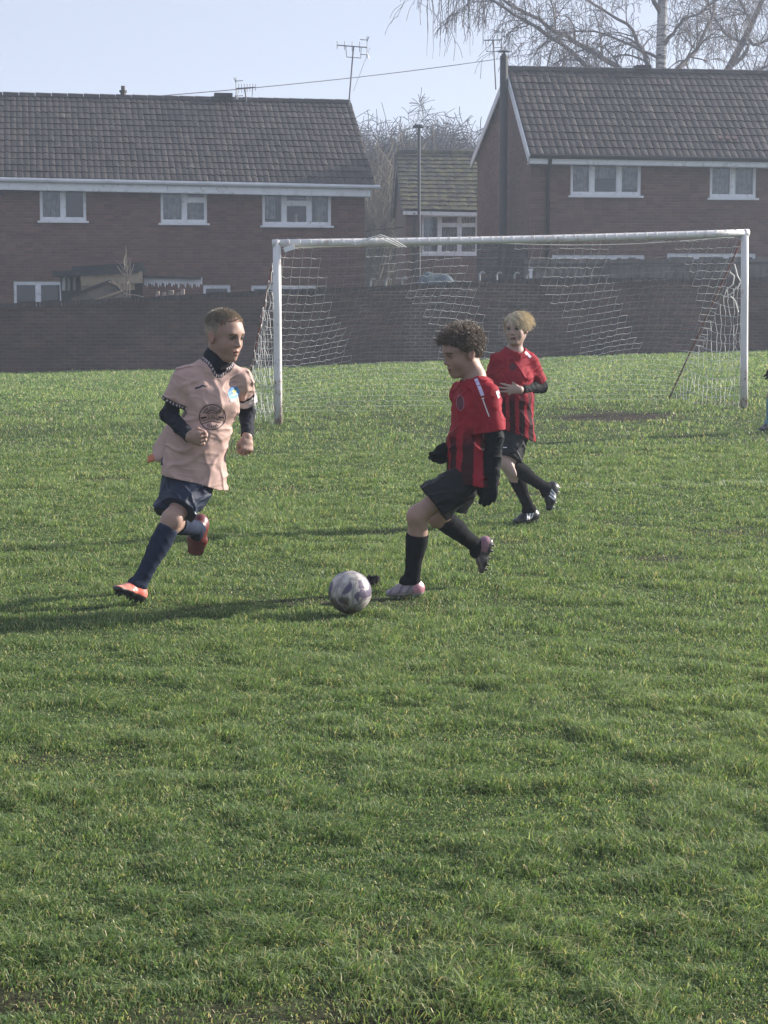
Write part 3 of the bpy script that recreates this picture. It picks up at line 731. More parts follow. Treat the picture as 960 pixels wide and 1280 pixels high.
for k in range(70):                                      # curtain of weeping twigs at the top left
    px = rng.choice([rng.uniform(535, 610), rng.uniform(540, 700), rng.uniform(640, 760)]); ln = rng.uniform(40, 70) + (rng.uniform(0, 45) if px < 610 else 0)
    a = Vector(at(px, -45 + rng.uniform(-15, 15), YB - 2 + rng.uniform(-1, 1))); hp = [a]
    for j in range(8): hp.append(hp[-1] + Vector((rng.gauss(0, .025), rng.gauss(0, .02), -ln / 34.6 / 8)))
    cr.tube(hp, [0.012] * 6 + [0.009, 0.006, 0.005], 3, cap=False)
for mb_ in (tr, cr): mb_.v = [(v[0] - o_.x, v[1] - o_.y, v[2] - o_.z) for v in mb_.v]
tr.build('trunk', birch_bark, r, smooth=True); cr.build('crown', twig, r, smooth=True)
tag(r, 'tall bare birch with pale trunk and weeping twigs directly behind the right house', 'tree')
YB2 = 79; rng = random.Random(11)
r = empty('bare_tree', (at(905, 374, YB2)[0], YB2, -0.3)); o_ = r.location
tr, cr = MB(), MB()
tr.tube([at(893, 380, YB2), at(893, 200, YB2), at(910, 87, YB2), at(932, 46, YB2), at(953, 0, YB2), at(985, -80, YB2)], [0.28, 0.22, 0.15, 0.13, 0.1, 0.05], 8)
limb((cr, cr), [(895, 160), (935, 100), (960, 82), (1010, 60)], YB2, 0.1, 0.03, rng, 12, 1.8)
limb((cr, cr), [(912, 84), (935, 60), (905, 40), (885, 5), (870, -40)], YB2, 0.09, 0.02, rng, 20, 1.8)
limb((cr, cr), [(932, 46), (950, 55), (985, 20), (1010, -20)], YB2, 0.08, 0.02, rng, 18, 1.8)
limb((cr, cr), [(940, 30), (925, 0), (900, -60)], YB2, 0.08, 0.02, rng, 14, 1.8)
limb((cr, cr), [(953, 0), (940, -40), (900, -90)], YB2, 0.06, 0.02, rng, 14, 2.2, 0.6)
for mb_ in (tr, cr): mb_.v = [(v[0] - o_.x, v[1] - o_.y, v[2] - o_.z) for v in mb_.v]
tr.build('trunk', bark, r, smooth=True); cr.build('crown', twig, r, smooth=True)
tag(r, 'bare leaning tree behind the far right end of the roof, partly out of the frame', 'tree')

# wooded rise far behind the gap
V, Fc = [], []; nx, ny = 60, 14
for i in range(nx):
    for j in range(ny):
        x = -60 + 130 * i / (nx - 1); y = 132 + 70 * j / (ny - 1); hh = 11.5 * math.exp(-((x - 8) / 45) ** 2) * sstep(j / 5) + 1.1 * float(fbm(np.array([x * .35]), np.array([y * .2 + 3]), 61)[0]) - 1.2
        V.append((x, y, hh))
for i in range(nx - 1):
    for j in range(ny - 1):
        a = i * ny + j; Fc.append((a, a + ny, a + ny + 1, a + 1))
m = MB(); m.v = V; m.f = Fc
tag(m.build('hill', M('winter_hill', (0.06, 0.05, 0.042), 0.95, 0.5, 0.25), smooth=True), kind='structure')
# far woodland: three kinds copied
def wood_tree(seed, h, minr):
    rg = random.Random(seed); tr, cr = MB(), MB()
    pts = [Vector((0, 0, 0)), Vector((rg.gauss(0, .2), 0, h * 0.25)), Vector((rg.gauss(0, .4), rg.gauss(0, .3), h * 0.5))]
    tr.tube(pts, [h * 0.025, h * 0.02, h * 0.014], 7)
    for k in range(34):
        t = rg.uniform(0.3, 1.0); q = pts[1].lerp(pts[2], max(0, (t - .5) * 2)) if t > .5 else pts[0].lerp(pts[1], t * 2)
        a = rg.uniform(0, 6.28); e = rg.uniform(0.15, 1.25)
        branchy(cr, q, (math.cos(a) * math.cos(e), math.sin(a) * math.cos(e), math.sin(e)), h * rg.uniform(.24, .36) * (1 + .25 * (t < .5)), h * 0.007, 3, rg, 0.10, 0.85, 4, minr, (6, 9), (4, 3, 3, 3, 3), lift=0.08)
    return tr, cr
protos = []
for k, (seed, h) in enumerate(((21, 17), (22, 15), (23, 13))):
    protos.append([q for q in wood_tree(seed, h, 0.019)])
meshes = []
def tree_at(k, px, ptop, Y, label, group='bare trees of the wood behind the gap', sx=1.0, rz=0.0):
    h = (17, 15, 13)[k] * 0.88
    top = at(px, ptop, Y); zs = (top[2] + 1.0) / h
    r = empty('woodland_tree', (top[0], Y, -1.0), rz); r.scale = (sx * zs, sx * zs, zs)
    if len(meshes) <= k:
        a = protos[k][0].build('trunk', bark_far, r); b = protos[k][1].build('crown', bark_far, r); meshes.append((a, b))
    else:
        for q in meshes[k]:
            c = q.copy(); link(c, r)
    tag(r, label, 'tree', group)
tree_at(0, 512, 144, 112, 'tallest bare tree of the hazy wood, crown above the left part of the mossy roof', rz=.3, sx=1.05)
tree_at(1, 478, 172, 108, 'bare tree of the wood nearest to the left terrace roof', rz=1.3)
tree_at(2, 560, 166, 116, 'broad bare tree of the wood behind the middle of the mossy roof', sx=1.25)
tree_at(0, 592, 176, 120, 'bare tree of the wood beside the gable of the right house', rz=2.1)
tree_at(1, 540, 172, 104, 'small bare tree of the wood directly behind the lamp post', rz=2.9, sx=1.1)
tree_at(2, 455, 182, 122, 'bare tree of the wood half hidden behind the end of the left terrace roof', rz=.9)
for i, (px, pt, k_) in enumerate(((495, 178, 0), (585, 186, 1), (450, 190, 2))):
    tree_at(k_, px, pt, 96 + i, ('dense low bare tree above the small house gable in the gap', 'low bare tree of the wood at the right edge of the gap', 'low bare tree at the left edge of the gap')[i], rz=i * 1.7, sx=1.3)
for i, (px, pt, k_, Y_, sx_, lab) in enumerate(((472, 186, 0, 101, 1.3, 'low dense bare tree second from the left terrace in the gap'), (520, 160, 1, 118, 1.2, 'bare tree just left of the lamp post top in the wood'),
        (545, 168, 0, 125, 1.3, 'hazy bare tree furthest back behind the lamp post'), (575, 178, 2, 110, 1.3, 'wide bare tree over the right half of the mossy roof'), (505, 200, 2, 92, 1.4, 'lowest bare tree right beside the small house gable'), (490, 166, 1, 128, 1.2, 'hazy bare tree furthest back on the left of the gap'))):
    tree_at(k_, px, pt, Y_, lab, rz=i * 1.1 + .4, sx=sx_)
# pale saplings filling the gap
rg = random.Random(5)
for i, (px, pt, Y, lab) in enumerate(((462, 215, 80, 'thicket of pale upright bare stems beside the corner of the left terrace'), (480, 208, 84, 'thicket of pale bare stems in the middle of the gap'), (497, 225, 82, 'thicket of pale bare stems against the small house gable'))):
    mb = MB(); base = at(px, 372, Y); hh = at(px, pt, Y)[2] - base[2]
    for k in range(70):
        x, y = rg.gauss(0, .45), rg.gauss(0, .6)
        branchy(mb, (x, y, 0), (rg.gauss(0, .12), rg.gauss(0, .12), 1), hh * rg.uniform(.5, 1), 0.03, 1, rg, 0.0, 0.5, 5, 0.012, (5, 9), (4, 3, 3, 3, 3))
    tag(mb.build('bare_shrub', M('pale_stems', (0.15, 0.125, 0.09), 0.9, 0.3, 1), loc=base), lab, 'shrub', 'pale bare thickets in the gap between the houses')
# sapling over the left wall
mb = MB(); base = on(158, 375, 46.2); rg = random.Random(8)
def ls(pts, r0, r1):
    q = [Vector(on(px, py, 46.2)) - base for px, py in pts]; mb.tube(q, [.55 * (r0 + (r1 - r0) * i / (len(q) - 1)) for i in range(len(q))], 5)
ls([(158, 376), (159, 355), (159, 340), (158, 325), (157, 308)], 0.04, 0.012); ls([(162, 374), (162, 350), (163, 325)], 0.03, 0.01)
ls([(159, 348), (152, 341), (146, 332)], 0.02, 0.008); ls([(161, 345), (165, 338), (168, 330)], 0.02, 0.008); ls([(159, 368), (170, 369), (183, 372)], 0.025, 0.012); ls([(158, 366), (148, 370), (140, 374)], 0.025, 0.012)
ls([(159, 335), (162, 330), (164, 322)], 0.012, 0.006); ls([(155, 376), (155, 352), (154, 340)], 0.02, 0.008)
for k in range(18):
    branchy(mb, (rg.uniform(-.05, .1), rg.gauss(0, .05), rg.uniform(.25, .9)), (rg.gauss(0, .6), rg.gauss(0, .4), 1), rg.uniform(.15, .4), 0.008, 0, rg, 0, .5, 3, 0.004)
tag(mb.build('bare_sapling', M('sapling_stems', (0.3, 0.25, 0.2), 0.8, 0.3, 3), loc=base), 'thin bare sapling sticking up above the left part of the wall', 'sapling')
# thin pale stems against left end: scrub along wall base
# ================================================================ GROUND, GRASS, GOAL, BALL
def bare(x, y):
    """0..1: how worn the turf is"""
    b = np.zeros_like(x)
    # muddy goal mouth
    c = G(768, 520)
    d = ((x - c[0]) / 0.85) ** 2 + ((y - c[1]) / 0.75) ** 2
    b = np.maximum(b, 1.3 * np.exp(-d * d * 0.8) * (0.55 + 0.8 * fbm(x * 4, y * 2.0, 3)))
    d = ((x - c[0] + 0.8) / 2.6) ** 2 + ((y - c[1] + 1.2) / 1.3) ** 2
    b = np.maximum(b, 0.55 * np.exp(-d) * fbm(x * 3, y * 1.5, 4))
    # worn bottom-left corner and strip along the bottom
    n = fbm(x * 2.2 + 9, y * 2.2, 8, 3)
    e = sstep((4.75 + 0.25 * np.clip(-x, -1, 2) - y) / 0.8) * sstep((n - 0.42) / 0.2)
    b = np.maximum(b, 0.8 * e)
    # small scattered thin spots
    n2 = fbm(x * 1.3 + 31, y * 1.3 + 7, 12, 3)
    b = np.maximum(b, 0.6 * sstep((n2 - 0.66) / 0.12))
    return np.clip(b, 0, 1)

# ground sheet: graded grid, far edge beyond the houses
xs = np.concatenate([np.linspace(-1500, -20, 14)[:-1], np.linspace(-20, 20, 161), np.linspace(20, 1500, 14)[1:]])
ys = np.concatenate([np.linspace(-60, 2, 8)[:-1], np.linspace(2, 62, 241), np.linspace(62, 2500, 16)[1:]])
Xg, Yg = np.meshgrid(xs, ys, indexing='ij')
Zg = gz(Xg, Yg) - 0.012
V = np.stack([Xg, Yg, Zg], -1).reshape(-1, 3); ny = len(ys)
ii, jj = np.meshgrid(np.arange(len(xs) - 1), np.arange(ny - 1), indexing='ij'); a = (ii * ny + jj).ravel()
bb = bare(Xg, Yg).reshape(-1, 1)
cg = (1 - bb) * np.array([[0.042, 0.058, 0.022]]) + bb * np.array([[0.034, 0.026, 0.019]])
gm = M('turf_soil', (0.05, 0.06, 0.03), 0.95, 0.6, 19, bump=1.0, bscale=45, attr=True, spec=0.1)
g = mesh_np('ground', V, np.stack([a, a + ny, a + ny + 1, a + 1], 1), gm, col=cg)
tag(g, kind='structure')

# grass blades
rs = np.random.RandomState(4)
def scatter(n, y0, y1, p):
    """rejection sample in the viewed wedge"""
    y = (y0 ** p + rs.rand(n) * (y1 ** p - y0 ** p)) ** (1 / p)      # density in y
    w = 0.197 * y + 0.75
    x = (rs.rand(n) * 2 - 1) * w
    return x, y
parts_ = []
for n, y0, y1, p in ((480000, 3.5, 9.0, 0.7), (420000, 9.0, 20.0, 0.6), (240000, 20.0, 45.3, 0.8)):
    parts_.append(scatter(n, y0, y1, p))
for n, y0, y1, p in ((230000, 3.5, 9.0, 0.7), (150000, 9.0, 20.0, 0.6), (60000, 20.0, 45.3, 0.8)):    # the turf goes on to both sides
    xx_, yy_ = scatter(n, y0, y1, p); sg_ = np.where(rs.rand(n) < .5, -1, 1); parts_.append((sg_ * (0.197 * yy_ + 0.75 + rs.rand(n) * 2.6), yy_))
x = np.concatenate([q[0] for q in parts_]); y = np.concatenate([q[1] for q in parts_])
b = bare(x, y)
keep = rs.rand(len(x)) > b * 0.93
# stop at the wall
keep &= (y < 44.55 + (x - HW.O[0]) * math.tan(R(9)))
x, y, b = x[keep], y[keep], b[keep]; N = len(x)
cl = fbm(x * 5.5, y * 5.5, 21, 3); cl2 = fbm(x * 0.9 + 5, y * 0.55, 31, 3); cl3 = fbm(x * 18, y * 18, 41, 2)
far = np.clip(y / 10.0, 0.75, 4.0)
hgt = (0.021 + 0.050 * sstep((cl - 0.3) / 0.42) * (0.45 + 1.1 * cl3)) * (0.7 + 0.6 * rs.rand(N)) * (1 - 0.5 * b)
hgt *= 0.74 * (0.85 + 0.35 * sstep((cl2 - .35) / .3))
hgt *= 0.92 + 0.16 * np.clip(far - 1, 0, 3) + 0.12 * sstep((9 - y) / 3) * sstep((cl - .3) / .3)
wid = 0.0014 * (0.7 + 0.7 * rs.rand(N)) * np.maximum(1.0, far * 1.2)
ang = rs.rand(N) * 2 * np.pi
swirl = 2 * np.pi * 1.6 * vnoise(x * 2.3, y * 2.3, 55)
lean = (0.35 + 0.85 * rs.rand(N))
dx = 0.6 * np.cos(swirl) * 0.6 + np.cos(ang) * 0.8; dy = 0.6 * np.sin(swirl) * 0.6 + np.sin(ang) * 0.8
nrm = np.sqrt(dx * dx + dy * dy) + 1e-6; dx /= nrm; dy /= nrm
fa = rs.rand(N) * 2 * np.pi; wx_, wy_ = np.cos(fa), np.sin(fa)      # facing of the blade
z = gz(x, y) - 0.014
P0 = np.stack([x, y, z], 1); W = np.stack([wx_, wy_, 0 * x], 1) * wid[:, None]
D = np.stack([dx, dy, 0 * x], 1); U = np.array([[0, 0, 1.0]])
m1 = P0 + U * (hgt * 0.52)[:, None] + D * (hgt * lean * 0.34)[:, None]
m2 = P0 + U * (hgt * (1.0 - 0.52 * lean))[:, None] + D * (hgt * lean * 1.15)[:, None]
V = np.stack([P0 - W, P0 + W, m1 + W * 0.85, m1 - W * 0.85, m2], 1).reshape(-1, 3)
i0 = np.arange(N) * 5
Q = np.stack([i0, i0 + 1, i0 + 2, i0 + 3], 1); T3 = np.stack([i0 + 3, i0 + 2, i0 + 4], 1)
k = rs.rand(N)
c_a = np.array([0.060, 0.108, 0.037]); c_b = np.array([0.122, 0.177, 0.067]); c_y = np.array([0.205, 0.24, 0.105]); c_s = np.array([0.30, 0.26, 0.14])
t_ = np.clip(0.25 * k + 0.95 * (cl2 - 0.3) + 0.35 * (cl - .5), 0, 1)[:, None]
c = c_a + (c_b - c_a) * t_
c = np.where((rs.rand(N) < 0.17)[:, None], c_y, c); c = np.where((rs.rand(N) < 0.045 + 0.12 * b)[:, None], c_s, c)
c = c * (0.55 + 0.9 * rs.rand(N))[:, None] * (1.42 + 0.28 * sstep((y - 24) / 8) - 0.10 * sstep((7 - y) / 3))[:, None] * np.array([1.16, 1.08, 1.18])  # far band by the wall lightened: sunlight put into the blade colour
# faded whitewash line of the goal area and the goal line
for (pa, pb, Ya, Yb, wd, st_) in (((640, 609), (980, 603), 0, 0, 0.1, 0.35), ((-20, 561), (330, 545), 0, 0, 0.07, 0.12)):
    A_, B_ = G(*pa), G(*pb); dv = (B_ - A_)[:2]; L_ = np.linalg.norm(dv); dv = dv / L_
    s_ = (x - A_[0]) * dv[0] + (y - A_[1]) * dv[1]; q_ = np.abs(-(x - A_[0]) * dv[1] + (y - A_[1]) * dv[0])
    on_ = (q_ < wd) & (s_ > 0) & (s_ < L_) & (rs.rand(N) < st_ * 1.6 * fbm(x * 4, y * 4, 77))
    c = np.where(on_[:, None], np.array([0.42, 0.43, 0.42]), c)
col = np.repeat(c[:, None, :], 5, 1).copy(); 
t = NT('grass_blades'); at_ = t.n('Attribute', attribute_name='Col').outputs['Color']
pr_ = t.bsdf(at_, 0.5, 0.25)
tl = t.n('BsdfTranslucent', i_Color=t.mix(1.0, at_, (1.25, 1.35, 0.7), 'MULTIPLY'))
gm2 = t.done(t.n('MixShader', i_0=0.38, i_1=pr_, i_2=tl.outputs[0]).outputs[0])
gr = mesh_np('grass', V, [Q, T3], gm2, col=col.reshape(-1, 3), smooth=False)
tag(gr, kind='stuff')

# ---------------- goal
paint = M('white_goal_paint', (0.74, 0.72, 0.70), 0.45, 0.1, 3, tint=(0.5, 0.42, 0.38))
rust = M('rusty_tube', (0.15, 0.06, 0.05), 0.7, 0.35, 8)
t = NT('worn_post_paint'); o = t.obj(); sx = t.n('SeparateXYZ', i_0=o)
n1 = t.noise(t.scalev(o, 1, 1, 0.5), 9, 6, 0.75)
low = t.n('MapRange', i_0=sx.outputs[2], i_1=0.9, i_2=0.0, i_3=0.0, i_4=0.2).outputs[0]
f = t.n('MapRange', i_0=t.math('ADD', n1, low), i_1=0.6, i_2=0.68, i_3=0.0, i_4=0.85).outputs[0]
postm = t.done(t.bsdf(t.mix(f, (0.72, 0.70, 0.69), (0.27, 0.15, 0.10)), 0.5, 0.4, 0, n1, 0.15))
gl0, gr0 = Vector(G(348, 531)), Vector(G(930, 510))
gl0.z = float(gz(gl0.x, gl0.y)) - 0.03; gr0.z = float(gz(gr0.x, gr0.y)) - 0.03
gl1, gr1 = Vector(at(346, 304, gl0.y)), Vector(at(931, 291, gr0.y))
goal = empty('football_goal', gl0)
tag(goal, 'white football goal with rusty marked posts and a sagging white net partly in shade', 'goal')
rel = lambda v: Vector(v) - gl0
m = MB(); m.tube([rel(gl0), rel(gl0.lerp(gl1, .3)), rel(gl0.lerp(gl1, .6)), rel(gl1) + Vector((0, 0, .03))], 0.047, 14); a_ = m.build('post', postm, goal, smooth=True)
m = MB(); m.tube([rel(gr0), rel(gr0.lerp(gr1, .3)), rel(gr0.lerp(gr1, .6)), rel(gr1) + Vector((0, 0, .03))], 0.047, 14); m.build('post', postm, goal, smooth=True)
m = MB(); cbp = [rel(gl1.lerp(gr1, i / 12)) - Vector((0, 0, 0.02 * math.sin(math.pi * i / 12))) for i in range(13)]
ex = (cbp[-1] - cbp[0]).normalized() * 0.05
m.tube([cbp[0] - ex, *cbp[1:-1], cbp[-1] + ex], 0.045, 14); m.build('crossbar', paint, goal, smooth=True)
gx = (gr0 - gl0); gx.z = 0; gx.normalize(); back = Vector((-gx.y, gx.x, 0))
dep = 2.0
bl, br = gl0 + back * dep - gx * 0.12, gr0 + back * dep - gx * 0.22
bl.z = float(gz(bl.x, bl.y)) + 0.02; br.z = float(gz(br.x, br.y)) + 0.02
for p, q in ((gl1, bl), (gr1, br)):
    m = MB(); m.tube([rel(p), rel(q)], 0.012, 8); m.build('stay', rust, goal, smooth=True)
m = MB(); m.bar(rel(at(355, 312.5, gl0.y - 0.05)), rel(at(368, 308.5, gl0.y - 0.05)), 0.02, 0.055); m.build('tag', white, goal)
# net: top/back sheet from crossbar to ground bar, and two side sheets, the right one torn at the top; shaded bands thinned in the mesh
def inpoly(px, py, poly):
    c_ = False; j = len(poly) - 1
    for i in range(len(poly)):
        xi, yi = poly[i]; xj, yj = poly[j]
        if (yi > py) != (yj > py) and px < (xj - xi) * (py - yi) / (yj - yi) + xi: c_ = not c_
        j = i
    return c_
def topix(p):
    d = Vector(p) - Vector(CAM); zc = d.y * ct - d.z * st; yc = d.y * st + d.z * ct
    return 480 + F * d.x / zc, 640 - F * yc / zc
net = MB(); rng = random.Random(17)
# sunlit bands of the rear sheet, as sheet coordinates (s along, t down); the shaded rest is the same net, thinned to look unlit
def sag(s, t):
    base0, base1 = cbp[0].lerp(cbp[-1], s) - Vector((0, 0, 0.05)), rel(bl).lerp(rel(br), s)
    p = base0.lerp(base1, t)
    dz = -0.22 * math.sin(math.pi * t) * (0.8 + 0.3 * math.sin(2 * math.pi * s * 2 + .5)) - 0.03 * math.sin(9 * s + 4 * t)
    p = p + Vector((0, 0, dz)) + back * (0.16 * math.sin(math.pi * t) * math.sin(5.5 * s + 1.0) + 0.03 * math.sin(30 * s + 3 * t)) + gx * (0.06 * math.sin(7 * t + 4 * s) * math.sin(math.pi * t))
    return p
shade_bands = [  # bands in the houses' shade, shaped as hair-thin strands, traced once in the photograph then kept in the sheet's own coordinates
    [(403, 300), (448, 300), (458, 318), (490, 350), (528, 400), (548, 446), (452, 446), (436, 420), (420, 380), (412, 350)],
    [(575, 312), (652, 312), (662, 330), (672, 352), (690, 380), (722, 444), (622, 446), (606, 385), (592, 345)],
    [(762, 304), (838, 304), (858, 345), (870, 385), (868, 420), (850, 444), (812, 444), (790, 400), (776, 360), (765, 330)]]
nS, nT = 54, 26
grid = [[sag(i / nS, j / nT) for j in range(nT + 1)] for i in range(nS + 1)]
in_sun = {}
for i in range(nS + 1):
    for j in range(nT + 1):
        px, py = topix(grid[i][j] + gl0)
        in_sun[i, j] = not any(inpoly(px + rng.uniform(-5, 5), py + rng.uniform(-5, 5), h) for h in shade_bands)
def strand(a, b, r=0.0034):
    mid = (a + b) / 2 + Vector((rng.gauss(0, .006), rng.gauss(0, .006), -0.008 + rng.gauss(0, .006)))
    net.tube([a, mid, b], r, 3, cap=False)
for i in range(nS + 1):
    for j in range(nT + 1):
        if i < nS: strand(grid[i][j], grid[i + 1][j],   .0031 * (.62 if j > 15 else 1) if in_sun[i, j] and in_sun[i + 1, j] else .0005)
        if j < nT: strand(grid[i][j], grid[i][j + 1], .0028 * (.62 if j > 15 else 1) if in_sun[i, j] and in_sun[i, j + 1] else .0005)
for (top_, bot_, rear_, sg, tear) in ((gl1, gl0, bl, -1, False), (gr1, gr0, br, 1, True)):
    n2 = 20
    def sd(u, v):
        a = rel(top_).lerp(rel(bot_), u); b = rel(top_).lerp(rel(rear_), u)
        q = a.lerp(b, v); return q + gx * (sg * 0.05 * math.sin(math.pi * v) * math.sin(math.pi * u * 1.3)) - Vector((0, 0, 0.12 * math.sin(math.pi * v) * u)) + Vector((rng.gauss(0, .008), rng.gauss(0, .008), 0))
    gs = [[None] * 21 for _ in range(n2 + 1)]
    for i in range(n2 + 1):
        nv = max(1, int(round(18 * i / n2)))
        for j in range(nv + 1): gs[i][j] = sd(i / n2, j / nv)
        gs[i] = gs[i][:nv + 1]
    for i in range(1, n2 + 1):
        if tear and i < 6: continue
        nv = len(gs[i]) - 1
        for j in range(nv): strand(gs[i][j], gs[i][j + 1])
        if i < n2:
            for j in range(nv + 1): strand(gs[i][j], gs[i + 1][min(j + (1 if j == nv else 0), len(gs[i + 1]) - 1)])
# ties round the crossbar and loops of spare net hanging on it
for i in range(46):
    s_ = i / 45; c_ = cbp[0].lerp(cbp[-1], s_) - Vector((0, 0, .02 * math.sin(math.pi * s_)))
    ring = [c_ + Vector((0, 0, 1)) * (0.05 * math.cos(a)) + back * (0.05 * math.sin(a)) + gx * (0.02 * math.sin(a * .5)) for a in np.linspace(0, 6.3, 9)]
    net.tube(ring, 0.0035, 3, cap=False)
for k in range(3):
    pts = [rel(at(440 + 60 * t + 4 * k, 296 + 9 * abs(t - .45) ** 1.2 * 3 - 5 * k * t * (1 - t), gl0.y + .1 + 0.1 * t)) for t in np.linspace(0, 1, 12)]
    net.tube(pts, 0.006, 4, cap=False)
pts = [rel(gl1.lerp(gr1, s_)) - Vector((0, 0, 0.055 + 0.05 * math.sin(math.pi * min(1, max(0, (s_ - .45) / .5))))) + back * 0.05 for s_ in np.linspace(0.02, 0.98, 40)]
net.tube(pts, 0.006, 4, cap=False)
for pts in ([(912, 340), (918, 345), (916, 356), (908, 362), (905, 372), (916, 366), (921, 358)], [(918, 330), (922, 345), (926, 352), (921, 362)], [(913, 370), (919, 376), (923, 390)]):
    net.tube([rel(at(px, py, gr0.y + 0.25)) for px, py in pts], 0.008, 4, cap=False)
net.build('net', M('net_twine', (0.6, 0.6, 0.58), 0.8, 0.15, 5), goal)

# ---------------- ball
bc = Vector(G(437.5, 766)); brd = 27.3 * (bc.y / F) * 1.0
t = NT('muddy_ball'); o = t.obj()
vo = t.n('TexVoronoi', feature='DISTANCE_TO_EDGE'); t.set(vo.inputs['Vector'], o); vo.inputs['Scale'].default_value = 14
str_ = t.scalev(o, 1, 1, 0.34)
nst = t.noise(str_, 30, 5, 0.62, 0.5); npur = t.noise(o, 10.5, 2, 0.5, 0.5); nmud = t.noise(t.scalev(o, 1, 1, 0.7), 13, 6, 0.7)
sx = t.n('SeparateXYZ', i_0=o)
base = t.mix(t.n('MapRange', i_0=nst, i_1=0.36, i_2=0.62).outputs[0], (0.20, 0.185, 0.19), (0.50, 0.47, 0.44))
base = t.mix(t.n('MapRange', i_0=npur, i_1=0.505, i_2=0.545, i_3=0.0, i_4=0.88).outputs[0], base, (0.07, 0.05, 0.11))
mudf = t.math('ADD', nmud, t.n('MapRange', i_0=sx.outputs[2], i_1=-0.1, i_2=0.1, i_3=0.26, i_4=-0.25, clamp=False).outputs[0])
base = t.mix(t.n('MapRange', i_0=mudf, i_1=0.5, i_2=0.64, i_3=0.0, i_4=0.9).outputs[0], base, (0.085, 0.068, 0.05))
seam = t.n('MapRange', i_0=vo.outputs[0], i_1=0.0, i_2=0.05).outputs[0]
ballm = t.done(t.bsdf(base, 0.5, 0.35, 0, seam, 0.25, 0.004))
bm = bmesh.new(); bmesh.ops.create_uvsphere(bm, u_segments=64, v_segments=40, radius=brd)
me = bpy.data.meshes.new('football'); bm.to_mesh(me); bm.free(); me.shade_smooth(); me.materials.append(ballm)
ball = bpy.data.objects.new('football', me); ball.location = (bc.x, bc.y, brd - 0.004); ball.rotation_euler = (0.12, 0.2, 0.4); link(ball)
tag(ball, 'muddy white football with purple patches rolling on the grass', 'football')
# clod of mud behind the ball
rng = random.Random(2); m = MB(); cc = Vector(G(465, 732))
for k in range(14):
    c_ = Vector((rng.gauss(0, .016), rng.gauss(0, .012), rng.uniform(.0, .05))); s_ = rng.uniform(.01, .02)
    m.tube([c_ - Vector((0, 0, s_)), c_ - Vector((0, 0, s_ * .5)), c_ + Vector((s_ * .3, 0, s_ * .5)), c_ + Vector((0, 0, s_))], [s_ * .3, s_, s_ * .9, s_ * .2], 6)
tag(m.build('mud_clod', M('dark_mud', (0.022, 0.018, 0.015), 0.9, 0.5, 30), loc=cc), 'small dark clod of mud on the grass just right of the ball', 'mud')

# ---------------- sky, sun, haze
SUN_EL, SUN_AZ = R(22), R(67)            # azimuth clockwise from straight ahead (+Y) towards the right (+X)
w = bpy.data.worlds.new('World'); sc.world = w; w.use_nodes = True
nt = w.node_tree; bg = nt.nodes['Background']; sky = nt.nodes.new('ShaderNodeTexSky'); sky.sky_type = 'NISHITA'
sky.sun_disc = False; sky.sun_elevation = SUN_EL; sky.sun_rotation = SUN_AZ; sky.air_density = 1.0; sky.dust_density = 1.0; sky.ozone_density = 2.0; sky.altitude = 60
mxs = nt.nodes.new('ShaderNodeMix'); mxs.data_type = 'RGBA'; mxs.inputs[0].default_value = 0.85; mxs.inputs[7].default_value = (2.75, 2.98, 3.85, 1)      # thin high veil of cloud
nt.links.new(sky.outputs[0], mxs.inputs[6]); nt.links.new(mxs.outputs[2], bg.inputs[0]); bg.inputs[1].default_value = 0.064
sl = bpy.data.lights.new('sun', 'SUN'); sl.energy = 3.8; sl.angle = R(3.0); sl.color = (1.0, 0.93, 0.84)
so = bpy.data.objects.new('sun', sl); link(so)
sd_ = Vector((math.sin(SUN_AZ) * math.cos(SUN_EL), math.cos(SUN_AZ) * math.cos(SUN_EL), math.sin(SUN_EL)))
so.rotation_euler = sd_.to_track_quat('Z', 'Y').to_euler(); so.location = sd_ * 50
HAZE = True
if HAZE:
    m = MB(); m.box(-420, 420, -60, 420, -3.5, 40)
    t = NT('haze_air'); vol = t.n('VolumePrincipled'); vol.inputs['Color'].default_value = (0.74, 0.84, 1.0, 1); vol.inputs['Density'].default_value = 0.0017; vol.inputs['Anisotropy'].default_value = 0.35
    t.t.links.new(vol.outputs[0], t.out.inputs['Volume'])
    tag(m.build('haze', t.m), kind='stuff')
sc.view_settings.view_transform = 'Standard'; sc.view_settings.look = 'None'; sc.view_settings.exposure = 1.6; sc.view_settings.gamma = 1.0
sc.view_settings.use_curve_mapping = False
cy = sc.cycles
sc.render.engine = 'CYCLES'; cy.max_bounces = 6; cy.diffuse_bounces = 3; cy.glossy_bounces = 3; cy.transmission_bounces = 4; cy.transparent_max_bounces = 8; cy.volume_bounces = 1
cy.volume_step_rate = 5; cy.use_adaptive_sampling = True; cy.adaptive_threshold = 0.015
cy.use_denoising = True
try: cy.denoiser = 'OPENIMAGEDENOISE'; cy.denoising_input_passes = 'RGB_ALBEDO_NORMAL'
except Exception: pass
cy.sample_clamp_indirect = 6.0
cy.caustics_reflective = False; cy.caustics_refractive = False
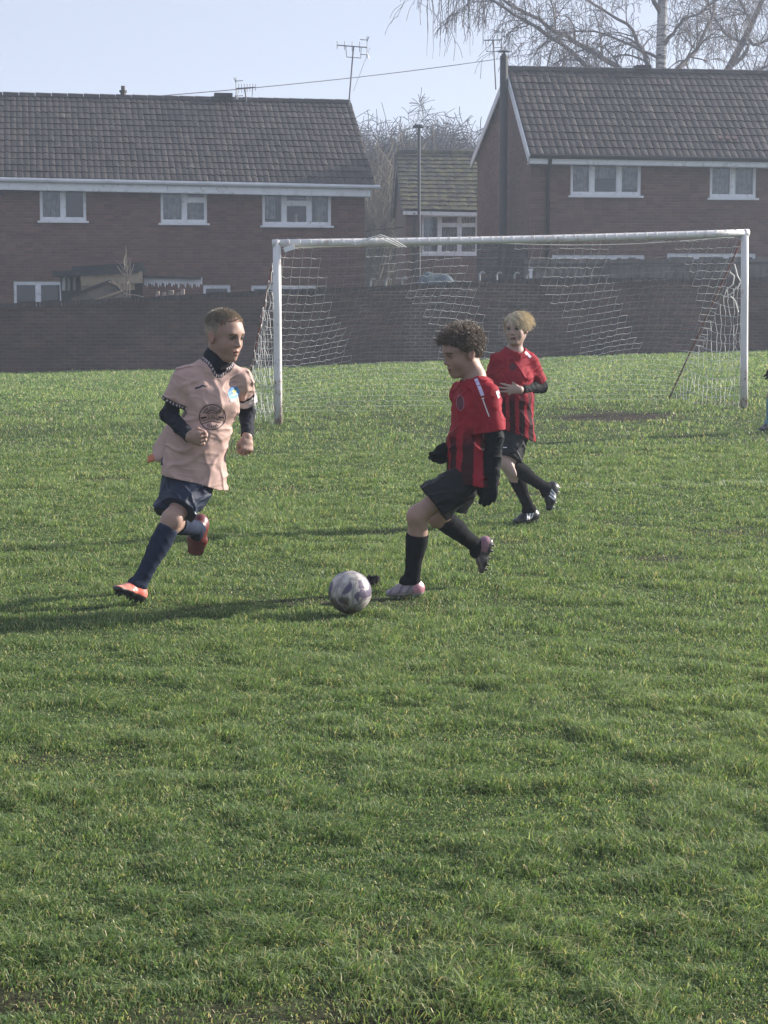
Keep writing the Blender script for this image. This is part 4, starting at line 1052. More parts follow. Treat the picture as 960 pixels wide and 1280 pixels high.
# ================================================================ PEOPLE
class Field:
    def __init__(s, lo, hi, vox):
        s.lo = np.array(lo, float); s.vox = vox
        s.n = np.maximum(4, np.ceil((np.array(hi) - s.lo) / vox).astype(int) + 1)
        s.ax = [s.lo[i] + vox * np.arange(s.n[i]) for i in range(3)]
        s.D = np.full(tuple(s.n), 0.25, np.float32)
    def _sl(s, lo, hi, m):
        out = []
        for i in range(3):
            a = int(np.floor((lo[i] - m - s.lo[i]) / s.vox)); b = int(np.ceil((hi[i] + m - s.lo[i]) / s.vox)) + 1
            a = max(0, a); b = min(s.n[i], b)
            if b <= a: return None
            out.append(slice(a, b))
        return tuple(out)
    def grid(s, sl):
        return (s.ax[0][sl[0]][:, None, None], s.ax[1][sl[1]][None, :, None], s.ax[2][sl[2]][None, None, :])
    def apply(s, prim, k=0.01, sub=False, m=0.05):
        lo, hi, f = prim
        sl = s._sl(lo, hi, max(m, k * 1.5))
        if sl is None: return
        d = f(*s.grid(sl)).astype(np.float32); D = s.D[sl]
        if sub: d = -d; a, b = -D, -d
        else: a, b = D, d
        if k > 0:
            h = np.maximum(k - np.abs(a - b), 0) / k; r = np.minimum(a, b) - h * h * k * 0.25
        else: r = np.minimum(a, b)
        s.D[sl] = -r if sub else r
    def cut(s, p, n):
        """remove everything on the side n points to"""
        p = np.array(p); n = np.array(n) / np.linalg.norm(n)
        X, Y, Z = s.ax[0][:, None, None], s.ax[1][None, :, None], s.ax[2][None, None, :]
        s.D = np.maximum(s.D, ((X - p[0]) * n[0] + (Y - p[1]) * n[1] + (Z - p[2]) * n[2]).astype(np.float32))
    def add_fn(s, fn):
        X, Y, Z = s.ax[0][:, None, None], s.ax[1][None, :, None], s.ax[2][None, None, :]
        near = np.abs(s.D) < 0.03
        idx = np.nonzero(near)
        P = np.stack([s.ax[i][idx[i]] for i in range(3)], 1)
        s.D[idx] += fn(P).astype(np.float32)
    def mesh(s):
        D = s.D; S = D < 0; n = D.shape
        # cells with mixed corners
        c = np.zeros((n[0]-1, n[1]-1, n[2]-1), np.uint8)
        for dx in (0, 1):
            for dy in (0, 1):
                for dz in (0, 1): c += S[dx:n[0]-1+dx, dy:n[1]-1+dy, dz:n[2]-1+dz]
        act = (c > 0) & (c < 8); idx = np.argwhere(act); N = len(idx)
        vid = np.full(act.shape, -1, np.int32); vid[act] = np.arange(N)
        acc = np.zeros((N, 3)); cnt = np.zeros(N)
        co = [(a, b, e) for a in (0, 1) for b in (0, 1) for e in (0, 1)]
        for p in co:
            for ax_ in range(3):
                if p[ax_]: continue
                q = list(p); q[ax_] = 1
                a = D[idx[:, 0] + p[0], idx[:, 1] + p[1], idx[:, 2] + p[2]].astype(float); b = D[idx[:, 0] + q[0], idx[:, 1] + q[1], idx[:, 2] + q[2]].astype(float)
                m = (a < 0) != (b < 0); t = a[m] / (a[m] - b[m])
                v = np.tile(np.array(p, float), (m.sum(), 1)); v[:, ax_] = t
                acc[m] += v; cnt[m] += 1
        V = s.lo + (idx + acc / cnt[:, None]) * s.vox
        Fs = []
        for ax_ in range(3):
            o1, o2 = (ax_ + 1) % 3, (ax_ + 2) % 3
            a = np.take(S, range(n[ax_] - 1), ax_); b = np.take(S, range(1, n[ax_]), ax_)
            e = np.argwhere(a != b)
            ok = (e[:, o1] > 0) & (e[:, o2] > 0) & (e[:, o1] < n[o1] - 1) & (e[:, o2] < n[o2] - 1); e = e[ok]
            sa = S[e[:, 0], e[:, 1], e[:, 2]]
            def cell(d1, d2):
                q = e.copy(); q[:, o1] -= d1; q[:, o2] -= d2; return vid[q[:, 0], q[:, 1], q[:, 2]]
            f = np.stack([cell(1, 1), cell(0, 1), cell(0, 0), cell(1, 0)], 1)
            f[~sa] = f[~sa][:, ::-1]
            Fs.append(f)
        Fa = np.concatenate(Fs); Fa = Fa[(Fa >= 0).all(1)]
        return V, Fa

def nz(v): v = np.array(v, float); return v / (np.linalg.norm(v) + 1e-12)
def cap(a, b, ra, rb=None):
    rb = ra if rb is None else rb
    a, b = np.array(a, float), np.array(b, float); d = b - a; L2 = max(1e-9, d @ d); r = max(ra, rb)
    def f(X, Y, Z):
        t = np.clip(((X - a[0]) * d[0] + (Y - a[1]) * d[1] + (Z - a[2]) * d[2]) / L2, 0, 1)
        return np.sqrt((X - a[0] - t * d[0]) ** 2 + (Y - a[1] - t * d[1]) ** 2 + (Z - a[2] - t * d[2]) ** 2) - (ra + (rb - ra) * t)
    return np.minimum(a, b) - r, np.maximum(a, b) + r, f
def ecap(a, b, ra, rb, side):
    """capsule with elliptical section; ra, rb = (radius along side, radius across)"""
    a, b = np.array(a, float), np.array(b, float); d = b - a; L2 = max(1e-9, d @ d); w = nz(d)
    s_ = nz(np.array(side) - w * (np.array(side) @ w)); q_ = np.cross(w, s_); r = max(*ra, *rb)
    def f(X, Y, Z):
        t = np.clip(((X - a[0]) * d[0] + (Y - a[1]) * d[1] + (Z - a[2]) * d[2]) / L2, 0, 1)
        qx, qy, qz = X - a[0] - t * d[0], Y - a[1] - t * d[1], Z - a[2] - t * d[2]
        rs_ = ra[0] + (rb[0] - ra[0]) * t; rq = ra[1] + (rb[1] - ra[1]) * t; rw = np.minimum(rs_, rq)
        es = (qx * s_[0] + qy * s_[1] + qz * s_[2]) / rs_; eq = (qx * q_[0] + qy * q_[1] + qz * q_[2]) / rq; ew = (qx * w[0] + qy * w[1] + qz * w[2]) / rw
        k0 = np.sqrt(es * es + eq * eq + ew * ew); k1 = np.sqrt((es / rs_) ** 2 + (eq / rq) ** 2 + (ew / rw) ** 2) + 1e-9
        return np.where(k0 < 0.3, (k0 - 1) * rw, k0 * (k0 - 1) / k1)
    return np.minimum(a, b) - r, np.maximum(a, b) + r, f
def ell(c, axes, rad):
    c = np.array(c, float); A = [nz(v) for v in axes]; r = max(rad)
    def f(X, Y, Z):
        qx, qy, qz = X - c[0], Y - c[1], Z - c[2]
        e = [(qx * A[i][0] + qy * A[i][1] + qz * A[i][2]) / rad[i] for i in range(3)]
        k0 = np.sqrt(e[0] ** 2 + e[1] ** 2 + e[2] ** 2); k1 = np.sqrt((e[0] / rad[0]) ** 2 + (e[1] / rad[1]) ** 2 + (e[2] / rad[2]) ** 2) + 1e-9
        return np.where(k0 < 0.3, (k0 - 1) * min(rad), k0 * (k0 - 1) / k1)
    return c - r, c + r, f

def field_of(prims, vox, m=0.03):
    """prims: list of (prim, k) or (prim, k, 'sub')"""
    lo = np.min([p[0][0] for p in prims if len(p) < 3], 0) - m; hi = np.max([p[0][1] for p in prims if len(p) < 3], 0) + m
    f = Field(lo, hi, vox)
    for p in prims: f.apply(p[0], p[1], sub=len(p) > 2)
    return f

skin_m = None
t = NT('skin'); ca = t.n('Attribute', attribute_name='Col').outputs['Color']; o = t.obj()
k_ = t.n('MapRange', i_0=t.noise(o, 30, 4), i_1=0.3, i_2=0.7, i_3=0.92, i_4=1.07).outputs[0]
vm = t.n('VectorMath', operation='SCALE'); t.set(vm.inputs[0], ca); t.set(vm.inputs['Scale'], k_)
p_ = t.n('BsdfPrincipled'); t.set(p_.inputs['Base Color'], vm.outputs[0]); p_.inputs['Roughness'].default_value = 0.5; p_.inputs['Specular IOR Level'].default_value = 0.35
p_.inputs['Subsurface Weight'].default_value = 0.12; p_.inputs['Subsurface Radius'].default_value = (0.012, 0.005, 0.003); p_.inputs['Subsurface Scale'].default_value = 1.0
skin_m = t.done(p_.outputs[0])
def cloth_mat(name, rough=0.75, sheen=0.2, bump=0.2, spec=0.3):
    t = NT(name); ca = t.n('Attribute', attribute_name='Col').outputs['Color']; o = t.obj()
    k_ = t.n('MapRange', i_0=t.noise(o, 14, 4), i_1=0.3, i_2=0.7, i_3=0.9, i_4=1.1).outputs[0]
    vm = t.n('VectorMath', operation='SCALE'); t.set(vm.inputs[0], ca); t.set(vm.inputs['Scale'], k_)
    b = t.noise(o, 55, 4, 0.6)
    return t.done(t.bsdf(vm.outputs[0], rough, spec, 0, b, bump, 0.006, Sheen_Weight=sheen))
jersey = cloth_mat('jersey_fabric', 0.75, 0.0, 0.25, 0.12); shortsm = cloth_mat('shorts_fabric', 0.6, 0.0, 0.25, 0.18); sockm = cloth_mat('sock_knit', 0.9, 0.0, 0.3, 0.12); bootm = cloth_mat('boot_leather', 0.4, 0.0, 0.1, 0.5)
hairm = cloth_mat('hair', 0.45, 0.0, 0.0, 0.5)
eyem = M('eye_gloss', (0.5, 0.5, 0.5), 0.15, 0.02, 5, attr=True)
printm = cloth_mat('print_ink', 0.6, 0.0, 0.0, 0.3)

_tab3 = np.random.RandomState(77).rand(48, 48, 48).astype(np.float32)
def vn3(x, y, z):
    xi, yi, zi = np.floor(x).astype(int), np.floor(y).astype(int), np.floor(z).astype(int)
    fx, fy, fz = x - xi, y - yi, z - zi
    fx, fy, fz = [w * w * w * (w * (w * 6 - 15) + 10) for w in (fx, fy, fz)]
    g = lambda a, b, c: _tab3[a % 48, b % 48, c % 48]
    def lay(c): return (g(xi, yi, c) * (1 - fx) + g(xi + 1, yi, c) * fx) * (1 - fy) + (g(xi, yi + 1, c) * (1 - fx) + g(xi + 1, yi + 1, c) * fx) * fy
    return lay(zi) * (1 - fz) + lay(zi + 1) * fz
def rdg(n, p=2.0): return np.exp(-((n - .5) / (.30 / p)) ** 2)
def wr(P, O, A, seed, amp=0.006, fr=26, slant=0.5, mask=None):
    """cloth folds: a few drawn-out creases of different direction and size, in the frame (l, u, f)"""
    q = P - O; l, u, f = q @ A[0], q @ A[1], q @ A[2]; o = seed * 7.3; k = fr / 26.0
    wl = 0.05 * (vn3(l * 9 + o, u * 9, f * 9) - .5); wu = 0.06 * (vn3(l * 8, u * 8 + o, f * 8) - .5)
    L_, U__ = l + wl, u + wu
    a = rdg(vn3((L_ * .9 + U__ * slant) * 5 * k + o, (U__ - slant * L_) * 13 * k, f * 5 * k), 3)
    b = rdg(vn3((L_ * .5 - U__) * 5 * k + 3 * o, (U__ * .6 + L_) * 12 * k + 9, f * 7 * k + 5), 3)
    c = rdg(vn3(L_ * 14 * k + o, U__ * 26 * k, f * 14 * k), 2)
    d = vn3(l * 7 * k, u * 6 * k + o, f * 7 * k)
    r = 1.1 * a + 0.85 * b + 0.42 * c + 0.6 * d - 1.15
    if mask is not None: r = r * mask(l, u, f)
    return -amp * r

# --------------------------------------------------------------------------------------------- head
def head_prims(c, A, s):
    """c centre, A=(left, up, fwd) axes, s scale (1 = 0.23 m head)"""
    Lf, U_, Fw = A
    p = lambda f, l, u: c + (Fw * f + Lf * l + U_ * u) * s
    ax3 = (Fw, Lf, U_)
    e = lambda f, l, u, rf, rl, ru: ell(p(f, l, u), ax3, (rf * s, rl * s, ru * s))
    k = s
    P = [(e(-.012, 0, .030, .096, .075, .084), .02 * k), (e(.016, 0, -.045, .068, .056, .070), .04 * k)]
    P += [(e(.030, 0, .035, .058, .062, .052), .03 * k)]
    for g in (-1, 1):
        P += [(cap(p(-.012, g * .052, -.05), p(.052, g * .018, -.098), .016 * s, .014 * s), .025 * k), (e(.050, g * .036, -.034, .026, .024, .028), .03 * k)]
    P += [(e(.068, 0, -.099, .018, .020, .015), .02 * k), (cap(p(.077, -.034, .022), p(.077, .034, .022), .010 * s), .025 * k)]
    for g in (-1, 1): P += [(e(.098, g * .031, .002, .018, .016, .012), .012 * k, 'sub')]
    for g in (-1, 1): P += [(e(.0745, g * .031, .002, .0125, .0155, .0115), .004 * k), (cap(p(.081, g * .018, .0085), p(.075, g * .045, .0075), .0042 * s), .005 * k)]
    P += [(cap(p(.084, 0, .008), p(.1000, 0, -.030), .0075 * s, .0105 * s), .016 * k)]
    for g in (-1, 1): P += [(e(.089, g * .0105, -.034, .010, .0075, .007), .007 * k), (e(.094, g * .0065, -.042, .005, .0035, .004), .003 * k, 'sub')]
    P += [(e(.072, 0, -.066, .018, .028, .022), .02 * k)]
    P += [(cap(p(.081, -.018, -.0625), p(.0885, 0, -.0600), .0052 * s, .0062 * s), .006 * k), (cap(p(.081, .018, -.0625), p(.0885, 0, -.0600), .0052 * s, .0062 * s), .006 * k)]
    P += [(cap(p(.081, -.013, -.0725), p(.0858, 0, -.0740), .006 * s, .0072 * s), .006 * k), (cap(p(.081, .013, -.0725), p(.0858, 0, -.0740), .006 * s, .0072 * s), .006 * k)]
    P += [(cap(p(.087, -.019, -.0668), p(.0945, 0, -.0665), .0017 * s), .003 * k, 'sub'), (cap(p(.087, .019, -.0668), p(.0945, 0, -.0665), .0017 * s), .003 * k, 'sub')]
    for g in (-1, 1):
        eU = nz(U_ * .95 - Fw * .3); eF = nz(Fw * .95 + U_ * .3)
        P += [(ell(p(-.010, g * .079, -.008), (eF, Lf, eU), (.019 * s, .009 * s, .032 * s)), .008 * k), (ell(p(-.006, g * .089, -.006), (eF, Lf, eU), (.010 * s, .006 * s, .020 * s)), .004 * k, 'sub')]
    return P
def face_color(V, c, A, s, skin, brow, open_mouth=False, downcast=False):
    q = (V - c) / s; l, u, f = q @ A[0], q @ A[1], q @ A[2]
    C = np.tile(np.array(skin), (len(V), 1))
    def blend(mask, col): C[:] = C * (1 - mask[:, None]) + np.array(col) * mask[:, None]
    sm = lambda d, w: np.clip(1 - d / w, 0, 1)
    head = (u > -.14) & (np.abs(l) < .12) & (np.abs(f) < .14)
    ch = np.exp(-(((np.abs(l) - .04) / .02) ** 2 + ((u + .035) / .02) ** 2)) * (f > .03) * head
    blend(0.3 * ch, np.array(skin) * np.array([1.05, .75, .72]))
    ear = (np.abs(l) > .074) & head & (np.abs(u) < .05) & (np.abs(f + .008) < .03)
    blend(0.35 * ear, np.array(skin) * np.array([1.05, .7, .65]))
    lip = ((np.abs(u + .0605 + .06 * l * l * 4) < .006) | (np.abs(u + .073 - 2 * l * l) < .007)) & (np.abs(l) < .022) & (f > .075) & head
    blend(0.55 * lip, np.array(skin) * np.array([.9, .58, .58]))
    mth = (np.abs(u + .0667) < (.0075 if open_mouth else .0028)) & (np.abs(l) < .02) & (f > .07) & head
    blend(0.9 * mth, (.05, .02, .02))
    al = np.abs(l); by = .0205 + .10 * (al - .03) * (al < .03) - .35 * np.maximum(0, al - .04)
    br = (np.abs(u - by) < .0048) & (al > .013) & (al < .052) & (f > .04) & head
    blend(0.85 * br, brow)
    ey = (((al - .031) / .0145) ** 2 + ((u - .0015) / .0062) ** 2 < 1) & (f > .055) & head
    blend(1.0 * ey, np.array(skin) * .5 if downcast else np.array((.13, .11, .11)))
    iris = (((al - .031) / .0085) ** 2 + ((u - .002) / .0075) ** 2 < 1) & (f > .055) & head
    blend((0.25 if downcast else 1.0) * iris, (.035, .03, .03))
    lash = (((al - .031) / .017) ** 2 + ((u - .002) / .0092) ** 2 < 1) & ~ey & (u > .003) & (f > .05) & head
    blend(0.9 * lash, (.04, .03, .025))
    sh = (((al - .031) / .022) ** 2 + ((u - .001) / .016) ** 2 < 1) & ~ey & ~lash & (f > .05) & head
    blend(0.12 * sh, np.array(skin) * .6)
    return C

def hand_prims(W, d, side, pn, curl, s=1.0, thumb=0.6, spread=0.1, pad=0.0):
    """W wrist, d direction of the palm, side towards the thumb, pn palm normal (fingers close towards it)"""
    d = nz(d); side = nz(side - d * (side @ d)); pn = nz(pn - d * (pn @ d) - side * (pn @ side)); P = []
    kn = W + d * .078 * s
    P.append((ecap(W - d * .01 * s, W + d * .03 * s, (.027 * s + pad, .019 * s + pad), (.034 * s + pad, .018 * s + pad), side), .012))
    P.append((ecap(W + d * .03 * s, kn - d * .012 * s, (.034 * s + pad, .017 * s + pad), (.038 * s + pad, .014 * s + pad), side), .012))
    for i in range(4):
        off = (1.5 - i) * .0195 * s; L_ = (.064, .072, .067, .051)[i] * s; b = kn + side * off - d * (.004 + .004 * abs(i - 1)) * s
        c = curl[i] if hasattr(curl, '__len__') else curl
        dirs = []; a = 0
        base = nz(d + side * spread * (1.5 - i))
        pts = [b - base * .012 * s, b]
        for j, (fr, cc) in enumerate(((.42, .75), (.32, 1.0), (.26, .75))):
            a += c * cc; pts.append(pts[-1] + (base * math.cos(a) + pn * math.sin(a)) * L_ * fr)
        r = (.0088, .0085, .0078, .0066, .0058)
        for j in range(4): P.append((cap(pts[j], pts[j + 1], r[j] * s * (1 - .08 * (i == 3)) + pad, r[j + 1] * s * (1 - .08 * (i == 3)) + pad), .004 if j else .008))
    t0 = W + d * .018 * s + side * .026 * s; t1 = t0 + nz(side * (1 - thumb * .6) + d * .75 + pn * thumb * .5) * .036 * s
    t2 = t1 + nz(d * .9 + side * (.35 - thumb) + pn * thumb * .7) * .030 * s; t3 = t2 + nz(d * .8 + side * (.1 - thumb * 1.1) + pn * thumb * .6) * .024 * s
    P += [(cap(t0, t1, .0135 * s + pad, .011 * s + pad), .01), (cap(t1, t2, .0105 * s + pad, .0095 * s + pad), .004), (cap(t2, t3, .0092 * s + pad, .007 * s + pad), .004)]
    return P

def boot(name, ank, toe_dir, sole_n, root, cf, s=1.0, length=.225):
    """sole_n points out of the sole; cf(h, f, l) -> colour"""
    d = nz(toe_dir); n = -nz(np.array(sole_n) - d * (np.array(sole_n) @ d)); l = np.cross(n, d)
    L_ = length * s; H = .068 * s
    p = lambda f, u, ll=0: ank + d * f * s + n * u * s + l * ll * s
    P = [(ecap(p(-.028, -.030), p(-.022, -.046), (.030 * s, .034 * s), (.030 * s, .036 * s), l), .02),
         (ecap(p(-.02, -.038), p(.06, -.046), (.034 * s, .030 * s), (.041 * s, .024 * s), l), .03),
         (ecap(p(.06, -.046), p(.118, -.052), (.043 * s, .024 * s), (.036 * s, .017 * s), l), .03),
         (cap(p(0, .004), p(-.004, -.03), .036 * s, .040 * s), .02), (cap(p(.02, -.010), p(.07, -.036), .026 * s, .020 * s), .025)]
    f = field_of(P, .004, .05)
    f.cut(p(0, -.068), -n)
    st_ = [(.105, .018), (.105, -.018), (.075, .030), (.075, -.030), (.045, 0), (-.03, .020), (-.03, -.020), (.0, .026), (.0, -.026)]
    for a, b in st_: f.apply(cap(p(a, -.064, b), p(a, -.077, b), .0078 * s, .006 * s), .002)
    V, Fa = f.mesh(); q = (V - ank) / s; C = cf(q @ n + .068, q @ d, q @ l)
    o = mesh_np(name, V, Fa, bootm, root, C)
    return o

def tubes_np(paths, rads, n=3):
    """many tapered tubes at once: paths (M, K, 3), rads (M, K)"""
    Mn, K, _ = paths.shape
    d = np.gradient(paths, axis=1); d /= np.linalg.norm(d, axis=2, keepdims=True) + 1e-9
    ref = np.cross(d, np.array([0.31, 0.52, 0.79])); ref /= np.linalg.norm(ref, axis=2, keepdims=True) + 1e-9; q = np.cross(d, ref)
    V = np.stack([paths + (ref * math.cos(a) + q * math.sin(a)) * rads[..., None] for a in [2 * math.pi * j / n for j in range(n)]], 2)
    base = (np.arange(Mn)[:, None, None] * K + np.arange(K - 1)[None, :, None]) * n
    j = np.arange(n)[None, None, :]; j2 = (np.arange(n) + 1)[None, None, :] % n
    Fq = np.stack([base + j, base + j2, base + n + j2, base + n + j], -1).reshape(-1, 4)
    return V.reshape(-1, 3), Fq

def scalp(n, c, A, s, rng, hairline):
    """random points on the skull with outward normals; hairline(theta_front, u) decides"""
    out = []
    while len(out) < n:
        v = rng.normal(size=3); v /= np.linalg.norm(v)
        f, l, u = -.012 + .096 * v[0], .075 * v[1], .030 + .084 * v[2]
        if hairline(f, l, u): out.append((f, l, u, v[0] / .096, v[1] / .075, v[2] / .084))
    o = np.array(out); Pn = c + (o[:, :1] * A[2] + o[:, 1:2] * A[0] + o[:, 2:3] * A[1]) * s
    N_ = o[:, 3:4] * A[2] + o[:, 4:5] * A[0] + o[:, 5:6] * A[1]; N_ /= np.linalg.norm(N_, axis=1, keepdims=True)
    return Pn, N_, o[:, :3]

def hair_cap(c, A, s, thick, hairline_cut, rng):
    """thin under-layer so that no scalp shows between strands"""
    Lf, U_, Fw = A; p = lambda f, l, u: c + (Fw * f + Lf * l + U_ * u) * s
    P = [(ell(p(-.012, 0, .030), (Fw, Lf, U_), ((.096 + thick) * s, (.075 + thick) * s, (.084 + thick) * s)), .01)]
    f = field_of(P, .004)
    for (pt, nr) in hairline_cut: f.cut(p(*pt), Fw * nr[0] + Lf * nr[1] + U_ * nr[2])
    return f

def calf(kn, an, kf, t, off, ln, r):
    a = nz(an - kn); k = nz(kf - a * (kf @ a)); return ell(kn + (an - kn) * t - k * off, (a, np.cross(a, k), k), (ln, r, r))
def build_person(S):
    J = {k: at(v[0], v[1], S['Y'] + v[2]) for k, v in S['j'].items()}
    base = S['base']; root = empty('person', base)
    tag(root, S['label'], 'person', S.get('group'))
    O0 = np.array(base, float); vox = S.get('vox', .0042); dbg = {}
    for a, b in (('shL', 'elL'), ('elL', 'wrL'), ('shR', 'elR'), ('elR', 'wrR'), ('hipL', 'knL'), ('knL', 'anL'), ('hipR', 'knR'), ('knR', 'anR'), ('shL', 'shR'), ('hipL', 'hipR'), ('pelvis', 'neckb')):
        dbg[a + b] = round(float(np.linalg.norm(J[a] - J[b])), 3)
    print(S['label'][:20], dbg)
    up = nz(J['neckb'] - J['pelvis']); lf = J['shL'] - J['shR']; lf = nz(lf - up * (lf @ up)); fw = np.cross(lf, up); T = (lf, up, fw)
    plf = nz(J['hipL'] - J['hipR'])
    ya, pi_, ro = S['head_rot']; hc = at(S['head'][0], S['head'][1], S['Y'] + S['head'][2]); hs = S['head'][3]
    Fw = np.array([math.sin(ya) * math.cos(pi_), -math.cos(ya) * math.cos(pi_), -math.sin(pi_)]); Lf = np.array([math.cos(ya), math.sin(ya), 0]); U_ = np.cross(Fw, Lf)
    cr_, sr_ = math.cos(ro), math.sin(ro); Lf, U_ = Lf * cr_ + U_ * sr_, U_ * cr_ - Lf * sr_; A = (Lf, U_, Fw)
    hp = lambda f, l, u: hc + (Fw * f + Lf * l + U_ * u) * hs
    g = S.get('girth', 1.0)
    def obj(name, V, Fa, m, C, parent=root):
        par_off = O0
        o = mesh_np(name, V - par_off, Fa, m, parent, C); return o
    # ---- body
    P = head_prims(hc, A, hs)
    P.append((cap(hp(-.022, 0, -.055), J['neckb'] + up * .01, .049 * hs, .052 * hs), .03))
    ch = J['chest']; wa = J['waist']; pe = J['pelvis']
    P += [(ecap(pe, wa, (.090 * g, .065 * g), (.085 * g, .065 * g), lf), .04), (ecap(wa, ch, (.085 * g, .065 * g), (.11 * g, .07 * g), lf), .05), (ecap(ch, J['neckb'] - up * .04, (.11 * g, .07 * g), (.06 * g, .045 * g), lf), .05)]
    for sd in 'LR':
        sh, el, wr_ = J['sh' + sd], J['el' + sd], J['wr' + sd]
        P += [(cap(J['neckb'] - up * .03, sh, .036, .040 * g), .03), (cap(sh, el, .040 * g, .033 * g), .03), (cap(el, wr_, .035 * g, .024 * g), .02)]
        hi, kn, an = J['hip' + sd], J['kn' + sd], J['an' + sd]
        P += [(cap(pe, hi, .066, .066 * g), .04), (cap(hi, kn,   .072 * g, .045 * g), .03), (cap(kn, an, .044 * g, .031 * g), .03)]
        sf = nz(hi + (an - hi) * .0 - kn + (an - kn)); kd = nz((hi - kn) / np.linalg.norm(hi - kn) + (an - kn) / np.linalg.norm(an - kn))
        kf = -kd if np.linalg.norm((hi - kn) / np.linalg.norm(hi - kn) + (an - kn) / np.linalg.norm(an - kn)) > .15 else fw
        P += [(ell(kn + kf * .010, (kf, lf, np.cross(kf, lf)), (.036 * g, .040 * g, .05 * g)), .03), (calf(kn, an, kf, .3, .014, .10, .044 * g), .03)]
        if 'hand' + sd in S:
            h = S['hand' + sd]; P += hand_prims(J['wr' + sd], np.array(h['d']), np.array(h['side']), np.array(h['pn']), h['curl'], h.get('s', .92), h.get('thumb', .6), h.get('spread', .1))
    f = field_of(P, vox); V, Fa = f.mesh()
    # drop hidden inner shells is not needed: the union is one surface
    C = face_color(V, hc, A, hs, S['skin'], S['brow'], S.get('open_mouth', False), S.get('downcast', False))
    C = S['body_col'](V, C, J, hc, A, hs) if 'body_col' in S else C
    obj('body', V, Fa, skin_m, C)
    # ---- undershirt sleeves and collar
    if 'under' in S:
        u = S['under']
        for sd in 'LR':
            e0 = J['sh' + sd] + (J['el' + sd] - J['sh' + sd]) * .25
            we = J['el' + sd] + (J['wr' + sd] - J['el' + sd]) * u['to'][sd]
            r = u.get('r', 1.0)
            P = [(cap(e0, J['el' + sd], .045 * g * r, .041 * g * r), .01), (cap(J['el' + sd], we, .041 * g * r, u.get('cuff', .031) * r), .02)]
            f = field_of(P, .0042); f.cut(we + nz(J['wr' + sd] - J['el' + sd]) * .008, nz(J['wr' + sd] - J['el' + sd]))
            f.add_fn(lambda Q: wr(Q, J['el' + sd], T, S['seed'] + 3, .004, 52, .8)); V, Fa = f.mesh()
            obj('undershirt_sleeve', V, Fa, jersey, np.tile(np.array(u['col']), (len(V), 1)))
        if u.get('collar'):
            a, b = J['neckb'] + up * u['collar'][0], hp(*u['collar'][1]); f = field_of([(ecap(J['chest'] + up * .05, a - up * .05, (.08, .05), (.07, .045), lf), .02), (cap(a - up * .05 + fw * .012, a, u.get('cr', .072), u['collar'][2] * 1.12), .03), (cap(a, b, u['collar'][2] * 1.08, u['collar'][2]), .02)], .004); f.cut(b, nz(b - a)); f.add_fn(lambda Q: wr(Q, ch, T, 2, .002, 60, .2)); V, Fa = f.mesh()
            obj('undershirt_collar', V, Fa, jersey, np.tile(np.array(u['col']), (len(V), 1)))
    # ---- shirt
    s_ = S['shirt']; P = []
    for (a, b, ra, rb) in s_['torso'](J, T): P.append((ecap(a, b, ra, rb, lf), .05))
    for sd in 'LR':
        sh, el = J['sh' + sd], J['el' + sd]; fr = s_['sleeve'][sd]; he = sh + (el - sh) * fr
        P += [(cap(J['neckb'] - up * s_.get('yoke', .035), sh, .042, .050 * g), .06), (cap(sh, he, .053 * g, s_.get('sr', .062) * g), .04)]
    f = field_of(P, .0042, .05)
    f.add_fn(lambda Q: wr(Q, ch, T, S['seed'], s_.get('fold', .006), s_.get('fr', 26), .6, s_.get('mask')))
    hemp, hemn = s_['hem'](J, T); hemn = nz(hemn)
    X, Y, Z = f.ax[0][:, None, None], f.ax[1][None, :, None], f.ax[2][None, None, :]
    lat_ = (X - hemp[0]) * lf[0] + (Y - hemp[1]) * lf[1]; fwd_ = (X - hemp[0]) * fw[0] + (Y - hemp[1]) * fw[1]
    f.D = np.maximum(f.D, ((X - hemp[0]) * hemn[0] + (Y - hemp[1]) * hemn[1] + (Z - hemp[2]) * hemn[2] + .007 * np.sin(17 * lat_ + S['seed'] + 9 * fwd_) + .002 * np.sin(41 * lat_ - 13 * fwd_)).astype(np.float32))
    for sd in 'LR':
        sh, el = J['sh' + sd], J['el' + sd]; he = sh + (el - sh) * (s_['sleeve'][sd]); ax_ = nz(el - sh)
        # trim the rounded sleeve end flat, only near the sleeve
        X, Y, Z = f.ax[0][:, None, None], f.ax[1][None, :, None], f.ax[2][None, None, :]
        dd = (X - he[0]) * ax_[0] + (Y - he[1]) * ax_[1] + (Z - he[2]) * ax_[2]
        rr = np.sqrt((X - he[0]) ** 2 + (Y - he[1]) ** 2 + (Z - he[2]) ** 2)
        lat = (X - ch[0]) * lf[0] + (Y - ch[1]) * lf[1] + (Z - ch[2]) * lf[2]
        near = (rr < .11) & (np.abs(lat) > s_.get('trimlat', .10))
        f.D = np.where(near, np.maximum(f.D, dd.astype(np.float32)), f.D)
    nk = s_['neck']; na = J['neckb'] + fw * nk.get('f0', 0.0) - up * nk['down']; nb = hp(-.01, 0, -.02)
    f.apply(cap(na, nb, nk['r'], nk['r'] * 1.15), .006, sub=True)
    if 'vee' in nk: f.apply(cap(na + fw * .02, J['neckb'] + fw * nk['vee'][0] - up * nk['vee'][1], nk['r'] * .8, .006), .004, sub=True)
    for pr_ in s_.get('flap', lambda J, T: [])(J, T): f.apply(pr_, .02)
    V, Fa = f.mesh(); q = V - ch
    C = s_['color'](q @ lf, q @ up, q @ fw, V, J, T)
    if 'collar_col' in s_:
        dn = nk_dist(V, na, nb, nk, J, fw, up); C = s_['collar_col'](dn, V, C, J, T)
    shirt = obj('shirt', V, Fa, jersey, C)
    bvh = BVHTree.FromPolygons([tuple(v) for v in V], [tuple(int(i) for i in x) for x in Fa])
